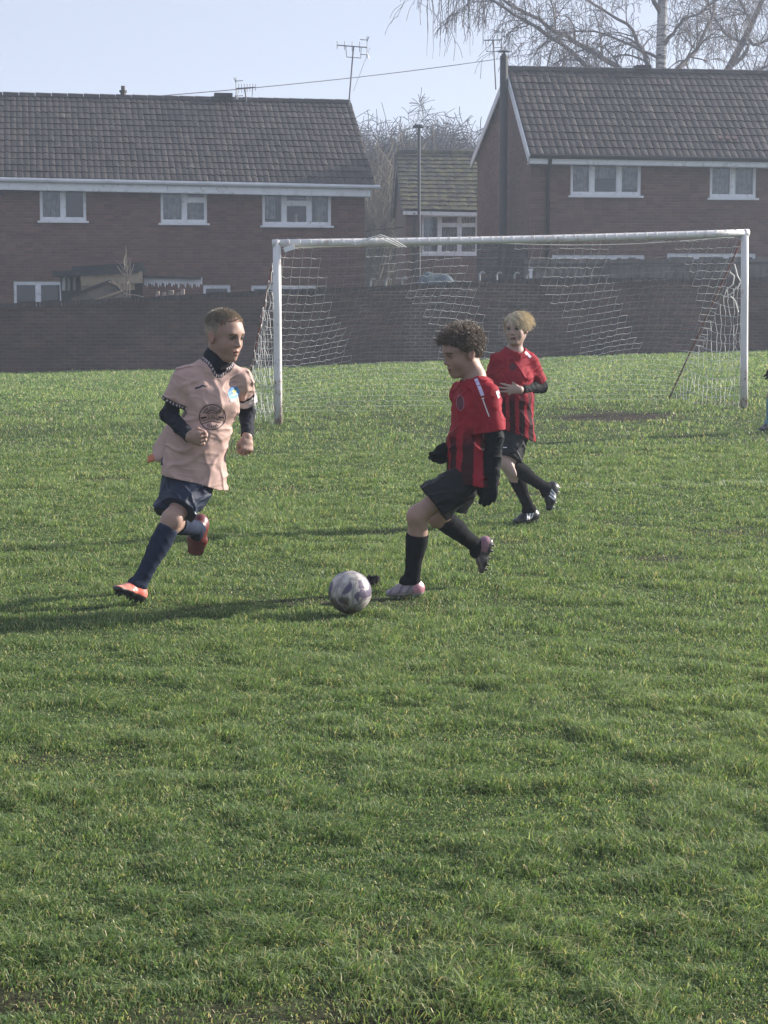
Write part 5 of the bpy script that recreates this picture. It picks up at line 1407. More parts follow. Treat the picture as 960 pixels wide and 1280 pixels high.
    # ---- shorts
    h = S['shorts']; P = [(ecap(pe + up * .06, pe - up * .02, (.112 * g, .085 * g), (.118 * g, .092 * g), plf), .04)]
    cuts = []
    for sd in 'LR':
        hi, kn = J['hip' + sd], J['kn' + sd]; he = hi + (kn - hi) * h['to'][sd]
        P.append((cap(hi, he, h.get('rh', .088) * g, h.get('r', .098) * g), .04)); cuts.append((he, nz(kn - hi)))
    f = field_of(P, .0045, .05)
    f.add_fn(lambda Q: wr(Q, pe, T, S['seed'] + 7, h.get('fold', .006), 30, .7))
    X, Y, Z = f.ax[0][:, None, None], f.ax[1][None, :, None], f.ax[2][None, None, :]
    legs = []
    for sd in 'LR':
        hi, kn = J['hip' + sd], J['kn' + sd]; lo, hi2, fn = cap(hi, kn, .01, .01); legs.append(fn(X, Y, Z))
    for i, (he, ax_) in enumerate(cuts):
        dd = (X - he[0]) * ax_[0] + (Y - he[1]) * ax_[1] + (Z - he[2]) * ax_[2]
        f.D = np.where(legs[i] <= legs[1 - i], np.maximum(f.D, np.clip(dd, -.02, .5).astype(np.float32) * 1.0), f.D)
    V, Fa = f.mesh(); sho = obj('shorts', V, Fa, shortsm, h['color'](V, J, T))
    bvs = BVHTree.FromPolygons([tuple(v) for v in V], [tuple(int(i) for i in x) for x in Fa])
    # ---- socks, boots, gloves
    for sd in 'LR':
        kn, an = J['kn' + sd], J['an' + sd]; k0 = kn + (an - kn) * S['sock']['from'][sd]; hi = J['hip' + sd]
        bend = (hi - kn) / np.linalg.norm(hi - kn) + (an - kn) / np.linalg.norm(an - kn)
        kf = -nz(bend) if np.linalg.norm(bend) > .15 else fw
        P = [(cap(k0 - nz(an - kn) * .02, an, .050 * g, .038 * g), .02), (calf(kn, an, kf, .32, .013, .105, .048 * g), .03), (cap(an, an + np.array(S['foot' + sd]['d']) * .03 / np.linalg.norm(S['foot' + sd]['d']), .038, .034), .02)]
        f = field_of(P, .0042); f.cut(k0, nz(kn - an)); ax_ = nz(an - kn)
        f.add_fn(lambda Q: -.0022 * (1 - np.abs(np.sin(55 * ((Q - kn) @ ax_) + 1.5 * np.sin(30 * (Q @ lf)) + S['seed']))) ** 2)
        V, Fa = f.mesh(); obj('sock', V, Fa, sockm, S['sock']['color']((V - k0) @ ax_, V, J, sd))
        ft = S['foot' + sd]
        b_ = boot('boot', an - O0, np.array(ft['d']), np.array(ft['n']), root, S['boot_col'][sd] if isinstance(S['boot_col'], dict) else S['boot_col'], ft.get('s', 1.0))
        if 'glove' + sd in S:
            h = S['glove' + sd]
            P = hand_prims(J['wr' + sd], np.array(h['d']), np.array(h['side']), np.array(h['pn']), h['curl'], h.get('s', .95), h.get('thumb', .5), h.get('spread', .05), h.get('pad', .004))
            P.append((cap(J['wr' + sd] - nz(np.array(h['d'])) * .05, J['wr' + sd], .036, .034), .02))
            f = field_of(P, .004); V, Fa = f.mesh(); obj('glove', V, Fa, jersey, h['color'](V, J))
    return dict(root=root, J=J, T=T, bvh=bvh, bvs=bvs, O0=O0, hc=hc, A=A, hs=hs, hp=hp, obj=obj, shirt=shirt, shorts=sho)

def nk_dist(V, na, nb, nk, J, fw, up):
    def capd(a, b, ra, rb):
        d = b - a; t = np.clip(((V - a) @ d) / (d @ d), 0, 1); return np.linalg.norm(V - a - t[:, None] * d, axis=1) - (ra + (rb - ra) * t)
    d = capd(na, nb, nk['r'], nk['r'] * 1.15)
    if 'vee' in nk: d = np.minimum(d, capd(na + fw * .02, J['neckb'] + fw * nk['vee'][0] - up * nk['vee'][1], nk['r'] * .8, .006))
    return d

def decal(B, name, polys, org, xa, ya, parent=None, bvh=None, off=.0022, reach=.3, sub=.006):
    """flat printed shapes (list of (polygon 2d in metres, colour)) pressed onto the cloth along cross(xa, ya)"""
    xa, ya = nz(xa), nz(ya); dr = np.cross(xa, ya); bvh = bvh or B['bvh']
    V, Fc, C = [], [], []
    for quad, colr in polys:
        q = np.array(quad, float); e1 = np.linalg.norm(q[1] - q[0]); e2 = np.linalg.norm(q[3] - q[0])
        nu, nv = max(1, int(e1 / sub)), max(1, int(e2 / sub)); i0 = len(V); okk = True; loc = []
        for i in range(nu + 1):
            for j in range(nv + 1):
                a, b = i / nu, j / nv; p2 = (q[0] * (1 - a) + q[1] * a) * (1 - b) + (q[3] * (1 - a) + q[2] * a) * b
                p = org + xa * p2[0] + ya * p2[1] + dr * reach * .5
                h = bvh.ray_cast(Vector(p), Vector(-dr), reach)
                if h[0] is None: okk = False; break
                loc.append(np.array(h[0]) + dr * off)
            if not okk: break
        if not okk: continue
        V += loc; C += [colr] * len(loc)
        for i in range(nu):
            for j in range(nv):
                a = i0 + i * (nv + 1) + j; Fc.append((a, a + nv + 1, a + nv + 2, a + 1))
    if not V: print('decal failed', name); return
    return mesh_np(name, np.array(V) - B['O0'], np.array(Fc), printm, parent or B['root'], np.array(C))
def ring(cx, cy, rx, ry, w, col, n=40, a0=0, a1=2 * math.pi):
    out = []
    for i in range(n):
        t0, t1 = a0 + (a1 - a0) * i / n, a0 + (a1 - a0) * (i + 1) / n
        out.append((((cx + rx * math.cos(t0), cy + ry * math.sin(t0)), (cx + rx * math.cos(t1), cy + ry * math.sin(t1)), (cx + (rx - w) * math.cos(t1), cy + (ry - w) * math.sin(t1)), (cx + (rx - w) * math.cos(t0), cy + (ry - w) * math.sin(t0))), col))
    return out
def disc(cx, cy, rx, ry, col, n=20):
    return [(((cx + rx * math.cos(2 * math.pi * i / n), cy + ry * math.sin(2 * math.pi * i / n)), (cx + rx * math.cos(2 * math.pi * (i + 1) / n), cy + ry * math.sin(2 * math.pi * (i + 1) / n)), (cx + .02 * rx * math.cos(2 * math.pi * (i + 1) / n), cy + .02 * ry), (cx + .02 * rx * math.cos(2 * math.pi * i / n), cy)), col) for i in range(n)]
def stroke(p, q, w, col):
    p, q = np.array(p, float), np.array(q, float); d = q - p; n = np.array([-d[1], d[0]]) / (np.linalg.norm(d) + 1e-9) * w / 2
    return [((p + n, q + n, q - n, p - n), col)]
# ------------------------------------------------------------------------------------------------ boy in the pink shirt
SKIN1 = (.37, .24, .19); NAVY = (.022, .03, .055); INK = (.035, .03, .05); BLK = (.012, .012, .014)
g1_ = G(163, 754); Y1 = g1_[1] + .25
PINK = np.array([.48, .335, .295])
def tile_n(n, c): return np.tile(np.array(c, float), (n, 1))
def shirt1_col(l, u, f, V, J, T):
    C = tile_n(len(l), PINK); fl_ = np.linalg.norm(V - at(188, 578, Y1 + .12), axis=1) < .045; C[fl_] = (.55, .20, .12)  # orange shirt tail tip: sun shining through the cloth, put into the colour
    for sd in 'LR':
        sh, el = J['sh' + sd], J['el' + sd]; ax_ = nz(el - sh); he = sh + (el - sh) * S1['shirt']['sleeve'][sd]
        d = (he - V) @ ax_; rr = np.linalg.norm(V - he, axis=1); m = (d > -.01) & (d < .022) & (rr < .1) & (np.abs(l) > .10)
        if sd == 'R':
            C[m] = INK; q = (V - he) @ nz(np.cross(ax_, T[2])); C[m & (d > .006) & (d < .016) & (np.sin(q * 420) > .2)] = (.55, .45, .42)
        else:
            C[m & (d < .006)] = INK; m2 = (rr < .12) & (d >= .006) & (d < .045) & (l > .10); C[m2] = (.66, .58, .56); C[(rr < .12) & (d >= .045) & (d < .058) & (l > .12)] = INK
    return C
def collar1(dn, V, C, J, T):
    m = dn < .019; C[m] = INK
    th = np.arctan2((V - J['neckb']) @ T[0], (V - J['neckb']) @ T[2])
    C[m & (dn > .005) & (dn < .015) & (np.sin(th * 38) > .25)] = (.6, .52, .5)
    return C
def torso1(J, T):
    lf, up, fw = T; pe, wa, ch, nb = J['pelvis'], J['waist'], J['chest'], J['neckb']
    return [(pe + np.array([-.008, 0, -.20]), wa - up * .02, (.182, .158), (.150, .118), ), (wa - up * .02, ch, (.142, .112), (.142, .104)), (ch, nb - up * .065, (.142, .104), (.085, .062))]
def boot1(h, f, l):
    C = tile_n(len(h), (.58, .13, .09)); C[f < -.01] = (.60, .20, .16); C[(np.abs(l) < .018) & (f > .005) & (f < .085) & (h > .03)] = (.68, .12, .22)
    C[(f > .07) & (h > .02)] = (.62, .24, .18); C[h < .024] = (.02, .02, .022); return C
def boot1b(h, f, l):
    C = boot1(h, f, l); C[:, :] *= np.array([.24, .18, .24]); C[(np.abs(l) < .016) & (f < .06) & (f > -.02) & (h > .035)] = (.12, .07, .06); return C
S1 = dict(Y=Y1, base=(g1_[0], g1_[1], float(gz(g1_[0], g1_[1]))), label='boy running in a pale pink shirt, navy shorts and coral boots', seed=1.3, girth=.98,
    j=dict(pelvis=(241, 581, 0), waist=(248, 543, 0), chest=(263, 502, 0), neckb=(272, 448, .01), shR=(229, 473, -.05), elR=(211, 519, -.02), wrR=(237, 546, -.205), shL=(302, 475, .06), elL=(309, 516, .21), wrL=(309, 546, .06),
           hipL=(256, 586, .02), knL=(215, 650, -.19), anL=(173, 732, -.25), hipR=(226, 582, .02), knR=(214, 654, -.1), anR=(247, 661, .19)),
    head=(280.5, 419.5, -.01, 1.04), head_rot=(R(51), R(9), R(0)), skin=SKIN1, brow=(.16, .10, .06),
    handR=dict(d=(.75, -.55, -.1), side=(.1, -.3, 1.0), pn=(.5, .75, -.1), curl=1.25, thumb=.8, s=.95), handL=dict(d=(.0, -.35, -1), side=(-.75, -.6, .2), pn=(-.6, .5, 0), curl=1.2, thumb=.8, s=.95),
    under=dict(to=dict(L=.97, R=.97), col=(.016, .018, .026), collar=(.0, (-.012, 0, -.075), .060), cuff=.032, cr=.058),
    shirt=dict(torso=torso1, sleeve=dict(L=.62, R=.66), sr=.066, hem=lambda J, T: (at(238, 603, Y1 - .1), np.array([-.27, 0, -1.0])), neck=dict(down=.01, r=.068, f0=.006, vee=(.10, .075)), color=shirt1_col, collar_col=collar1, fold=.0065, fr=29, yoke=.03,
               flap=lambda J, T: [ecap(at(214, 540, Y1 + .06), at(196, 568, Y1 + .12), (.06, .018), (.058, .012), (0, .3, 1)), ecap(at(206, 566, Y1 + .08), at(184, 575, Y1 + .13), (.03, .012), (.020, .006), (0.3, .3, .8))]),
    shorts=dict(to=dict(L=.80, R=.84), r=.094, rh=.092, color=lambda V, J, T: tile_n(len(V), NAVY), fold=.009),
    sock=dict(color=lambda d, V, J, sd: np.where(((d < .012))[:, None], np.array([.03, .04, .07]), np.array([.02, .028, .052])), **{'from': dict(L=.10, R=.2)}),
    footL=dict(d=(-.115, -.13, .075), n=(-.3, -.3, -.8)), footR=dict(d=(-.04, .02, -.20), n=(.1, 1, 0), s=1.14), boot_col=dict(L=boot1, R=boot1b))
B1 = build_person(S1)
def dirs_to(B, px, py): return None
J, T, hp, A = B1['J'], B1['T'], B1['hp'], B1['A']
# buzz cut
rg_ = np.random.RandomState(3)
hl1 = lambda f, l, u: (u > .045 + .35 * max(0, f - .03) + (.02 if f > .05 else 0)) or (f < .02 and u > -.02) or (f < -.04 and u > -.06)
Pn, Nn, loc = scalp(3600, B1['hc'], A, B1['hs'], rg_, hl1)
top = np.clip((loc[:, 2] - .02) / .06, 0, 1)
ln = (.004 + .016 * top) * B1['hs']; dirn = Nn + A[2] * .55 * top[:, None] + rg_.normal(size=Nn.shape) * .25; dirn /= np.linalg.norm(dirn, axis=1, keepdims=True)
tt = np.linspace(0, 1, 3); paths = Pn[:, None] + dirn[:, None] * (ln[:, None, None] * tt[None, :, None]); rad = np.tile(np.array([.0016, .0013, .0005]), (len(Pn), 1))
V, Fq = tubes_np(paths, rad)
cc = np.array([.36, .31, .245]) * (0.6 + .8 * rg_.rand(len(Pn)))[:, None] * (1 + .5 * np.clip(loc[:, 0] / .09, 0, 1) * top)[:, None]
hair = B1['obj']('hair', V, Fq, hairm, np.repeat(cc, 9, 0))
f = hair_cap(B1['hc'], A, B1['hs'], .0035, [((.072, 0, .06), (1, 0, -.75)), ((.02, 0, .01), (.62, 0, -.78))], rg_)
f.add_fn(lambda Q: -.0015 * np.sin(Q @ A[0] * 700) * np.sin(Q @ A[2] * 650)); V, Fa = f.mesh(); q = (V - B1['hc']) / B1['hs']; u_ = q @ A[1]
kk = np.clip((u_ + .02) / .07, 0, 1)[:, None]; B1['obj']('hair_base', V, Fa, hairm, np.array([.36, .275, .215]) * (1 - kk) + np.array([.28, .24, .19]) * kk, hair)
# prints: round sponsor emblem, club badge, maker's mark, shorts logo
lf, up, fw = T
ray_ = nz(CAM - J['chest']); vx = np.array([1.0, 0, 0]); vy = np.array([0, 0, 1.0])
ec = at(265, 521.5, Y1 - .12); em = []
em += ring(0, 0, .064, .064, .0045, INK, 48)
rg2 = random.Random(5)
for (rr, a0, a1, n, hgt) in ((.047, 155, 25, 15, .011), (.034, 150, 30, 11, .0085), (.046, -125, -55, 6, .013)):
    for i in range(n):
        if rr == .047 and i in (5, 11): continue
        a = R(a0 + (a1 - a0) * (i + .5) / n); c_ = np.array([rr * math.cos(a), rr * math.sin(a)]); tx = np.array([-math.sin(a), math.cos(a)]); rx = np.array([math.cos(a), math.sin(a)])
        if rr == .046: pass
        k_ = rg2.random(); w_ = .0032
        em += stroke(c_ - rx * hgt / 2, c_ + rx * hgt / 2, w_, INK)
        if k_ < .7: em += stroke(c_ + tx * .003 + rx * hgt * (.4 - .8 * (k_ > .35)), c_ - tx * .003 + rx * hgt * (.4 - .8 * (k_ > .35)), .0026, INK)
em += ring(0, 0, .0245, .0245, .0026, INK, 20, R(20), R(160))
for s_ in (-1, 1):
    em += stroke((s_ * .027, .0), (s_ * .055, -.006), .008, INK) + stroke((s_ * .02, -.012), (s_ * .05, -.018), .0026, INK)
for i in range(7): em += stroke((-.018 + .006 * i, -.012), (-.018 + .006 * i + .003 * (-1) ** i, .010), .002, (.16, .12, .13))
em += stroke((-.055, -.035), (-.004, -.019), .003, INK) + stroke((-.004, -.019), (.04, -.03), .003, INK)
decal(B1, 'printed_emblem', em, ec, vx, vy)
bc_ = at(292, 491.5, Y1 - .05); bd = disc(0, 0, .026, .032, (.09, .27, .55), 26) + ring(0, 0, .026, .032, .004, (.28, .48, .72), 26)
decal(B1, 'club_badge', bd, bc_, vx, vy, off=.0020)
bd = disc(.002, .008, .009, .009, (.62, .60, .16), 12) + stroke((.002, 0), (.001, -.014), .009, (.55, .57, .2)) + stroke((-.014, -.012), (.016, -.006), .004, (.6, .65, .7)) + stroke((-.014, -.036), (.012, -.032), .010, (.72, .74, .76))
decal(B1, 'club_badge', bd, bc_, vx, vy, off=.0042)
lg = stroke((-.028, -.010), (-.008, -.004), .009, INK) + stroke((-.010, -.006), (.012, .006), .008, INK) + stroke((.006, .004), (.026, .001), .006, INK) + stroke((.024, .001), (.034, .003), .003, INK)
decal(B1, 'printed_logo', lg, at(251, 483, Y1 - .1), vx, vy)
lg = ring(0, 0, .014, .011, .005, (.75, .76, .78), 12, R(150), R(330)) + stroke((.010, -.004), (.020, .002), .006, (.75, .76, .78)) + stroke((.016, .0), (.032, -.007), .006, (.75, .76, .78)) + stroke((.02, -.008), (.034, -.011), .004, (.75, .76, .78))
decal(B1, 'printed_logo', lg, at(248.5, 639, Y1 - .12), vx, vy, parent=B1['shorts'], bvh=B1['bvs'])

# ------------------------------------------------------------------------------------------------ boys in red and black
RED = np.array([.27, .018, .030]); SKIN2 = (.34, .22, .175); SKIN3 = (.41, .29, .245)
def red_col(stripes, top):
    def fcol(l, u, f, V, J, T):
        C = tile_n(len(l), RED)
        fade = .90 * np.clip((top - .02 - u) / .11, 0, 1)
        th = np.arctan2(l, f)
        m = (np.sin(th * stripes + .6) > -.25) & (np.linalg.norm(V - J['shL'], axis=1) > .13) & (np.linalg.norm(V - J['shR'], axis=1) > .13) & (u < top)
        for sd in 'LR':
            sh, el = J['sh' + sd], J['el' + sd]; d = el - sh; t_ = np.clip(((V - sh) @ d) / (d @ d), 0, 1); m &= np.linalg.norm(V - sh - t_[:, None] * d, axis=1) > .068
        C[m] = C[m] * (1 - fade[m][:, None]) + np.array([.010, .008, .010]) * fade[m][:, None]
        return C
    return fcol
def torso2(J, T):
    lf, up, fw = T; pe, wa, ch, nb = J['pelvis'], J['waist'], J['chest'], J['neckb']
    return [(pe + np.array([.0, -.01, -.20]), wa, (.150, .118), (.130, .108)), (wa, ch, (.128, .108), (.130, .105)), (ch, nb - up * .065, (.130, .105), (.080, .065))]
def boot2(h, f, l):
    C = tile_n(len(h), (.23, .19, .21)); C[f < .0] = (.42, .19, .23); C[(f > .0) & (np.sin(f * 150 + h * 120) > .55)] = (.10, .08, .11); C[h < .016] = (.30, .29, .27); C[(f < -.03) & (h > .05)] = (.7, .62, .6); return C
def boot2b(h, f, l):
    C = tile_n(len(h), (.085, .07, .075)); C[f < .01] = (.28, .15, .19); C[(f > .03) & (np.sin(f * 110 + h * 160) > .5)] = (.2, .17, .18); C[h < .018] = (.03, .03, .03); return C
g2_ = G(519, 746); Y2 = g2_[1] + .05
S2 = dict(Y=Y2, base=(g2_[0], g2_[1], float(gz(g2_[0], g2_[1]))), label='curly haired boy in red and black kit about to kick the ball', seed=4.1, girth=.98,
    j=dict(pelvis=(592, 583, 0), waist=(592, 546, 0), chest=(596, 505, 0), neckb=(594, 471.5, .0), shL=(609, 493, -.12), elL=(618, 547, -.13), wrL=(613, 599, -.12), shR=(577, 493, .12), elR=(596, 542, .2), wrR=(569, 561, .05),
           hipL=(592, 590, -.07), knL=(522, 645, -.10), anL=(515, 727, -.03), hipR=(588, 590, .08), knR=(547, 646, .19), anR=(597, 683, .38)),
    head=(578, 440.5, .0, 1.0), head_rot=(R(-68), R(14), R(-2)), skin=SKIN2, brow=(.06, .04, .03), downcast=True,
    under=dict(to=dict(L=1.0, R=1.0), col=(.008, .01, .012), r=1.08, cuff=.043),
    shirt=dict(torso=lambda J, T: torso2(J, T) + [(J['waist'] - T[1] * .02, at(588, 613, Y2 - .08), (.12, .10), (.115, .092))], sleeve=dict(L=.86, R=.75), sr=.066, trimlat=.09, hem=lambda J, T: (at(584, 604, Y2 - .1), np.array([-.12, 0, -1.0])), neck=dict(down=-.005, r=.058, f0=.008), color=red_col(9.0, -.07), fold=.007, fr=28),
    shorts=dict(to=dict(L=.72, R=.6), r=.112, rh=.074, color=lambda V, J, T: tile_n(len(V), (.008, .009, .011)), fold=.008),
    sock=dict(color=lambda d, V, J, sd: tile_n(len(V), (.007, .008, .01)), **{'from': dict(L=.27, R=.04)}),
    footL=dict(d=(-1, -.15, -.03), n=(0, 0, -1)), footR=dict(d=(-.05, .03, -.19), n=(.95, .1, -.2)), boot_col=dict(L=boot2, R=boot2b),
    gloveL=dict(d=(-.08, -.05, -1), side=(-.9, -.2, 0), pn=(-.2, .95, 0), curl=.32, pad=.006, color=lambda V, J: tile_n(len(V), (.008, .01, .012))),
    gloveR=dict(d=(-.85, -.1, -.52), side=(-.3, -.5, .75), pn=(.2, .9, .2), curl=.35, pad=.006, color=lambda V, J: tile_n(len(V), (.008, .01, .012))))
B2 = build_person(S2); A = B2['A']; J, T = B2['J'], B2['T']
rg_ = np.random.RandomState(9)
hl2 = lambda f, l, u: (u > .055 + .25 * max(0, f - .05)) or (f < .035 and u > .02) or (f < -.02 and u > -.015) or (f < -.06 and u > -.045)
f = hair_cap(B2['hc'], A, B2['hs'], .012, [((.075, 0, .06), (.75, 0, -.9)), ((-.0, 0, .0), (.55, 0, -.83))], rg_)
f.add_fn(lambda Q: -.006 * np.sin(Q @ A[0] * 260 + 2 * np.sin(Q @ A[2] * 170)) * np.sin(Q @ A[2] * 240) * np.cos(Q @ A[1] * 250)); V, Fa = f.mesh()
hair = B2['obj']('hair', V, Fa, hairm, tile_n(len(V), (.05, .035, .026)))
Pn, Nn, loc = scalp(2600, B2['hc'], A, B2['hs'], rg_, hl2); nK = 16; tt = np.linspace(0, 1, nK)
frn = np.clip((loc[:, 0] + .02) / .1, 0, 1); tp_ = np.clip((loc[:, 2] - .0) / .09, 0, 1)
ln = (.016 + .026 * tp_ + .012 * frn * tp_) * (0.6 + .7 * rg_.rand(len(Pn))); d1 = Nn + A[2] * (.5 * frn * tp_)[:, None] + rg_.normal(size=Nn.shape) * .35; d1 /= np.linalg.norm(d1, axis=1, keepdims=True)
e1 = np.cross(d1, rg_.normal(size=d1.shape)); e1 /= np.linalg.norm(e1, axis=1, keepdims=True); e2 = np.cross(d1, e1)
rc = (.003 + .006 * rg_.rand(len(Pn)))[:, None]; tn = (.7 + 1.5 * rg_.rand(len(Pn)))[:, None]; ph = tt[None] * tn * 6.28 + 6.28 * rg_.rand(len(Pn))[:, None]; am = rc * np.minimum(1, tt[None] * 4)
paths = Pn[:, None] + d1[:, None] * (ln[:, None, None] * tt[None, :, None]) + e1[:, None] * (am * np.cos(ph))[..., None] + e2[:, None] * (am * np.sin(ph))[..., None]
paths[..., :] += (A[2] * 1.0)[None, None] * (.012 * frn[:, None, None] * tp_[:, None, None] * (tt ** 2)[None, :, None])
rad = np.tile(np.linspace(.0013, .0006, nK), (len(Pn), 1)); V, Fq = tubes_np(paths, rad)
cc = np.array([.15, .11, .08]) * (0.4 + 1.2 * rg_.rand(len(Pn)))[:, None]; B2['obj']('curls', V, Fq, hairm, np.repeat(cc, 3 * nK, 0), hair)
vx, vy = np.array([1.0, 0, 0]), np.array([0, 0, 1.0]); WHT = (.75, .74, .80); LIL = (.60, .55, .78)
pd = lambda B, Y, pts, w, col: [x for a, b in zip(pts[:-1], pts[1:]) for x in stroke(*( ((a[0] - pts[0][0]) * Y / F, -(a[1] - pts[0][1]) * Y / F), ((b[0] - pts[0][0]) * Y / F, -(b[1] - pts[0][1]) * Y / F) ), w, col)]
q = [(595.5, 474), (599, 483), (603, 494)]; decal(B2, 'shoulder_stripe', pd(B2, Y2, q, .017, LIL), at(*q[0], Y2 - .15), vx, vy, reach=.5)
q = [(603, 497), (604, 501), (611, 520)]; decal(B2, 'sleeve_piping', pd(B2, Y2, q, .005, WHT), at(*q[0], Y2 - .15), vx, vy, reach=.5)
q = [(620, 487.5), (623, 496)]; decal(B2, 'shoulder_stripe', pd(B2, Y2, q, .016, WHT), at(*q[0], Y2 - .05), vx, vy, reach=.5)
q = [(601.5, 498), (605, 497)]; decal(B2, 'printed_logo', pd(B2, Y2, q, .004, WHT) + pd(B2, Y2, [(601.5, 498), (601.5, 498.1)], .001, WHT), at(*q[0], Y2 - .15), vx, vy, reach=.5)
decal(B2, 'club_badge', disc(0, 0, .017, .034, (.10, .02, .035), 20) + ring(0, 0, .019, .038, .0025, (.35, .16, .2), 24), at(575.5, 504, Y2 - .1), vx, vy, reach=.4)

def torso3(J, T):
    lf, up, fw = T; pe, wa, ch, nb = J['pelvis'], J['waist'], J['chest'], J['neckb']
    return [(pe + np.array([.012, 0, -.20]), wa, (.122, .118), (.116, .102)), (wa, ch, (.120, .10), (.126, .098)), (ch, nb - up * .06, (.126, .098), (.080, .06))]
def boot3(h, f, l):
    C = tile_n(len(h), (.016, .016, .018)); side = np.abs(l) > .018
    for k in range(3):
        c0 = .018 + .020 * k; x_ = f - c0 + (h - .03) * .55; C[(np.abs(x_) < .0055) & (h > .018) & (h < .062) & side] = (.72, .74, .78)
    C[(h < .006)] = (.2, .2, .2); return C
g3_ = G(664, 654); Y3 = g3_[1] - .02
S3 = dict(Y=Y3, base=(g3_[0], g3_[1], float(gz(g3_[0], g3_[1]))), label='fair haired boy in red and black kit walking with one arm folded across', seed=2.2, girth=.93,
    j=dict(pelvis=(645, 524, 0), waist=(643, 498, 0), chest=(641, 470, 0), neckb=(643.5, 434.5, 0), shR=(622, 451, -.03), elR=(612, 485, .09), wrR=(606, 517, -.06), shL=(662, 452, .05), elL=(677.5, 483.5, .1), wrL=(648.5, 487.5, -.10),
           hipL=(651, 527, .02), knL=(634, 579, -.10), anL=(684, 611, .06), hipR=(639, 527, 0), knR=(637, 583, .02), anR=(663, 638, .13)),
    head=(645, 411.5, -.02, .88), head_rot=(R(-20), R(0), R(3)), skin=SKIN3, brow=(.25, .17, .1), open_mouth=True,
    handL=dict(d=(-1, -.12, .0), side=(.1, -.1, 1), pn=(.1, .95, .1), curl=(.32, .28, .3, .4), thumb=.35, spread=.16, s=.95), handR=dict(d=(-.1, -.3, -1), side=(-.1, -1, .2), pn=(.9, 0, 0), curl=.5, s=.9),
    under=dict(to=dict(L=.86, R=.86), col=(.008, .01, .012), r=1.05, cuff=.034, collar=(-.05, (-.018, 0, -.18), .050), cr=.056),
    shirt=dict(torso=torso3, sleeve=dict(L=.82, R=.8), sr=.060, trimlat=.1, hem=lambda J, T: (at(644, 543, Y3 - .1), np.array([-.34, 0, -1.0])), neck=dict(down=.0, r=.060, f0=.012), color=red_col(11.0, -.04), fold=.0055, fr=32),
    shorts=dict(to=dict(L=.9, R=.9), r=.092, color=lambda V, J, T: tile_n(len(V), (.012, .013, .015)), fold=.006),
    sock=dict(color=lambda d, V, J, sd: tile_n(len(V), (.007, .008, .01)), **{'from': dict(L=.0, R=-.16)}),
    footL=dict(d=(-.05, -.05, -.17), n=(.85, .35, -.1)), footR=dict(d=(-.9, -.5, -.12), n=(0, 0, -1)), boot_col=boot3)
B3 = build_person(S3); A = B3['A']; J, T = B3['J'], B3['T']
rg_ = np.random.RandomState(13)
hl3 = lambda f, l, u: (u > .062 + .2 * max(0, f - .05) and (f < .07)) or (f < .03 and u > .0) or (f < -.02 and u > -.05)
f = hair_cap(B3['hc'], A, B3['hs'], .005, [((.060, 0, .075), (.8, -.15, -.7)), ((.0, 0, -.01), (.6, 0, -.8))], rg_); V, Fa = f.mesh()
hair = B3['obj']('hair', V, Fa, hairm, tile_n(len(V), (.48, .40, .28)))
Pn, Nn, loc = scalp(2000, B3['hc'], A, B3['hs'], rg_, hl3); nK = 10; tt = np.linspace(0, 1, nK)
part_ = -.028; side_ = np.where(loc[:, 1] > part_, 1.0, -1.0); tp_ = np.clip((loc[:, 2] - .03) / .07, 0, 1); frn = np.clip((loc[:, 0]) / .06, 0, 1)
cc_ = B3['hc'] + (A[2] * -.012 + A[1] * .03) * B3['hs']
fl_ = A[0][None] * (side_ * (.55 + .35 * tp_))[:, None] + A[2][None] * (.75 * frn * tp_ * (side_ > 0) - .35 * (1 - frn))[:, None] - A[1][None] * (.45 + .5 * (1 - tp_))[:, None] + rg_.normal(size=Nn.shape) * .2
fl_ -= Nn * np.sum(fl_ * Nn, 1, keepdims=True) * .9; fl_ /= np.linalg.norm(fl_, axis=1, keepdims=True)
ln = (.028 + .030 * tp_ + .045 * tp_ * (side_ > 0)) * (.55 + .75 * rg_.rand(len(Pn))); lift = .010 * (.3 + 1.4 * rg_.rand(len(Pn)))
paths = np.zeros((len(Pn), nK, 3))
for k, t_ in enumerate(tt):
    p = Pn + fl_ * (ln * t_)[:, None] - A[1] * (.012 * t_ * t_)
    r_ = p - cc_; e_ = np.sqrt((r_ @ A[2] / .096) ** 2 + (r_ @ A[0] / .075) ** 2 + (r_ @ A[1] / .084) ** 2)[:, None] / B3['hs']
    paths[:, k] = cc_ + r_ / np.minimum(e_, 1.0 + .15 * t_) + Nn * (.003 + lift * (.25 + .6 * math.sin(math.pi * (t_ * .75 + .1))))[:, None]
rad = np.tile(np.linspace(.0024, .0009, nK), (len(Pn), 1)); V, Fq = tubes_np(paths, rad)
cc = np.array([.76, .66, .48]) * (0.6 + .65 * rg_.rand(len(Pn)))[:, None]; B3['obj']('fringe', V, Fq, hairm, np.repeat(cc, 3 * nK, 0), hair)
q = [(651, 435), (657, 440), (664, 447)]; decal(B3, 'shoulder_stripe', pd(B3, Y3, q, .016, (.66, .6, .72)), at(*q[0], Y3 - .05), vx, vy, reach=.5)
q = [(671, 521), (664, 536)]
decal(B3, 'club_badge', disc(0, 0, .018, .022, (.09, .02, .03), 14) + ring(0, 0, .021, .026, .0025, (.03, .02, .025), 16), at(641, 458.5, Y3 - .1), vx, vy, reach=.4)
decal(B3, 'printed_logo', stroke((-.012, 0), (.012, .002), .005, (.7, .7, .72)), at(631, 559, Y3 - .1), vx, vy, parent=B3['shorts'], bvh=B3['bvs'], reach=.4)

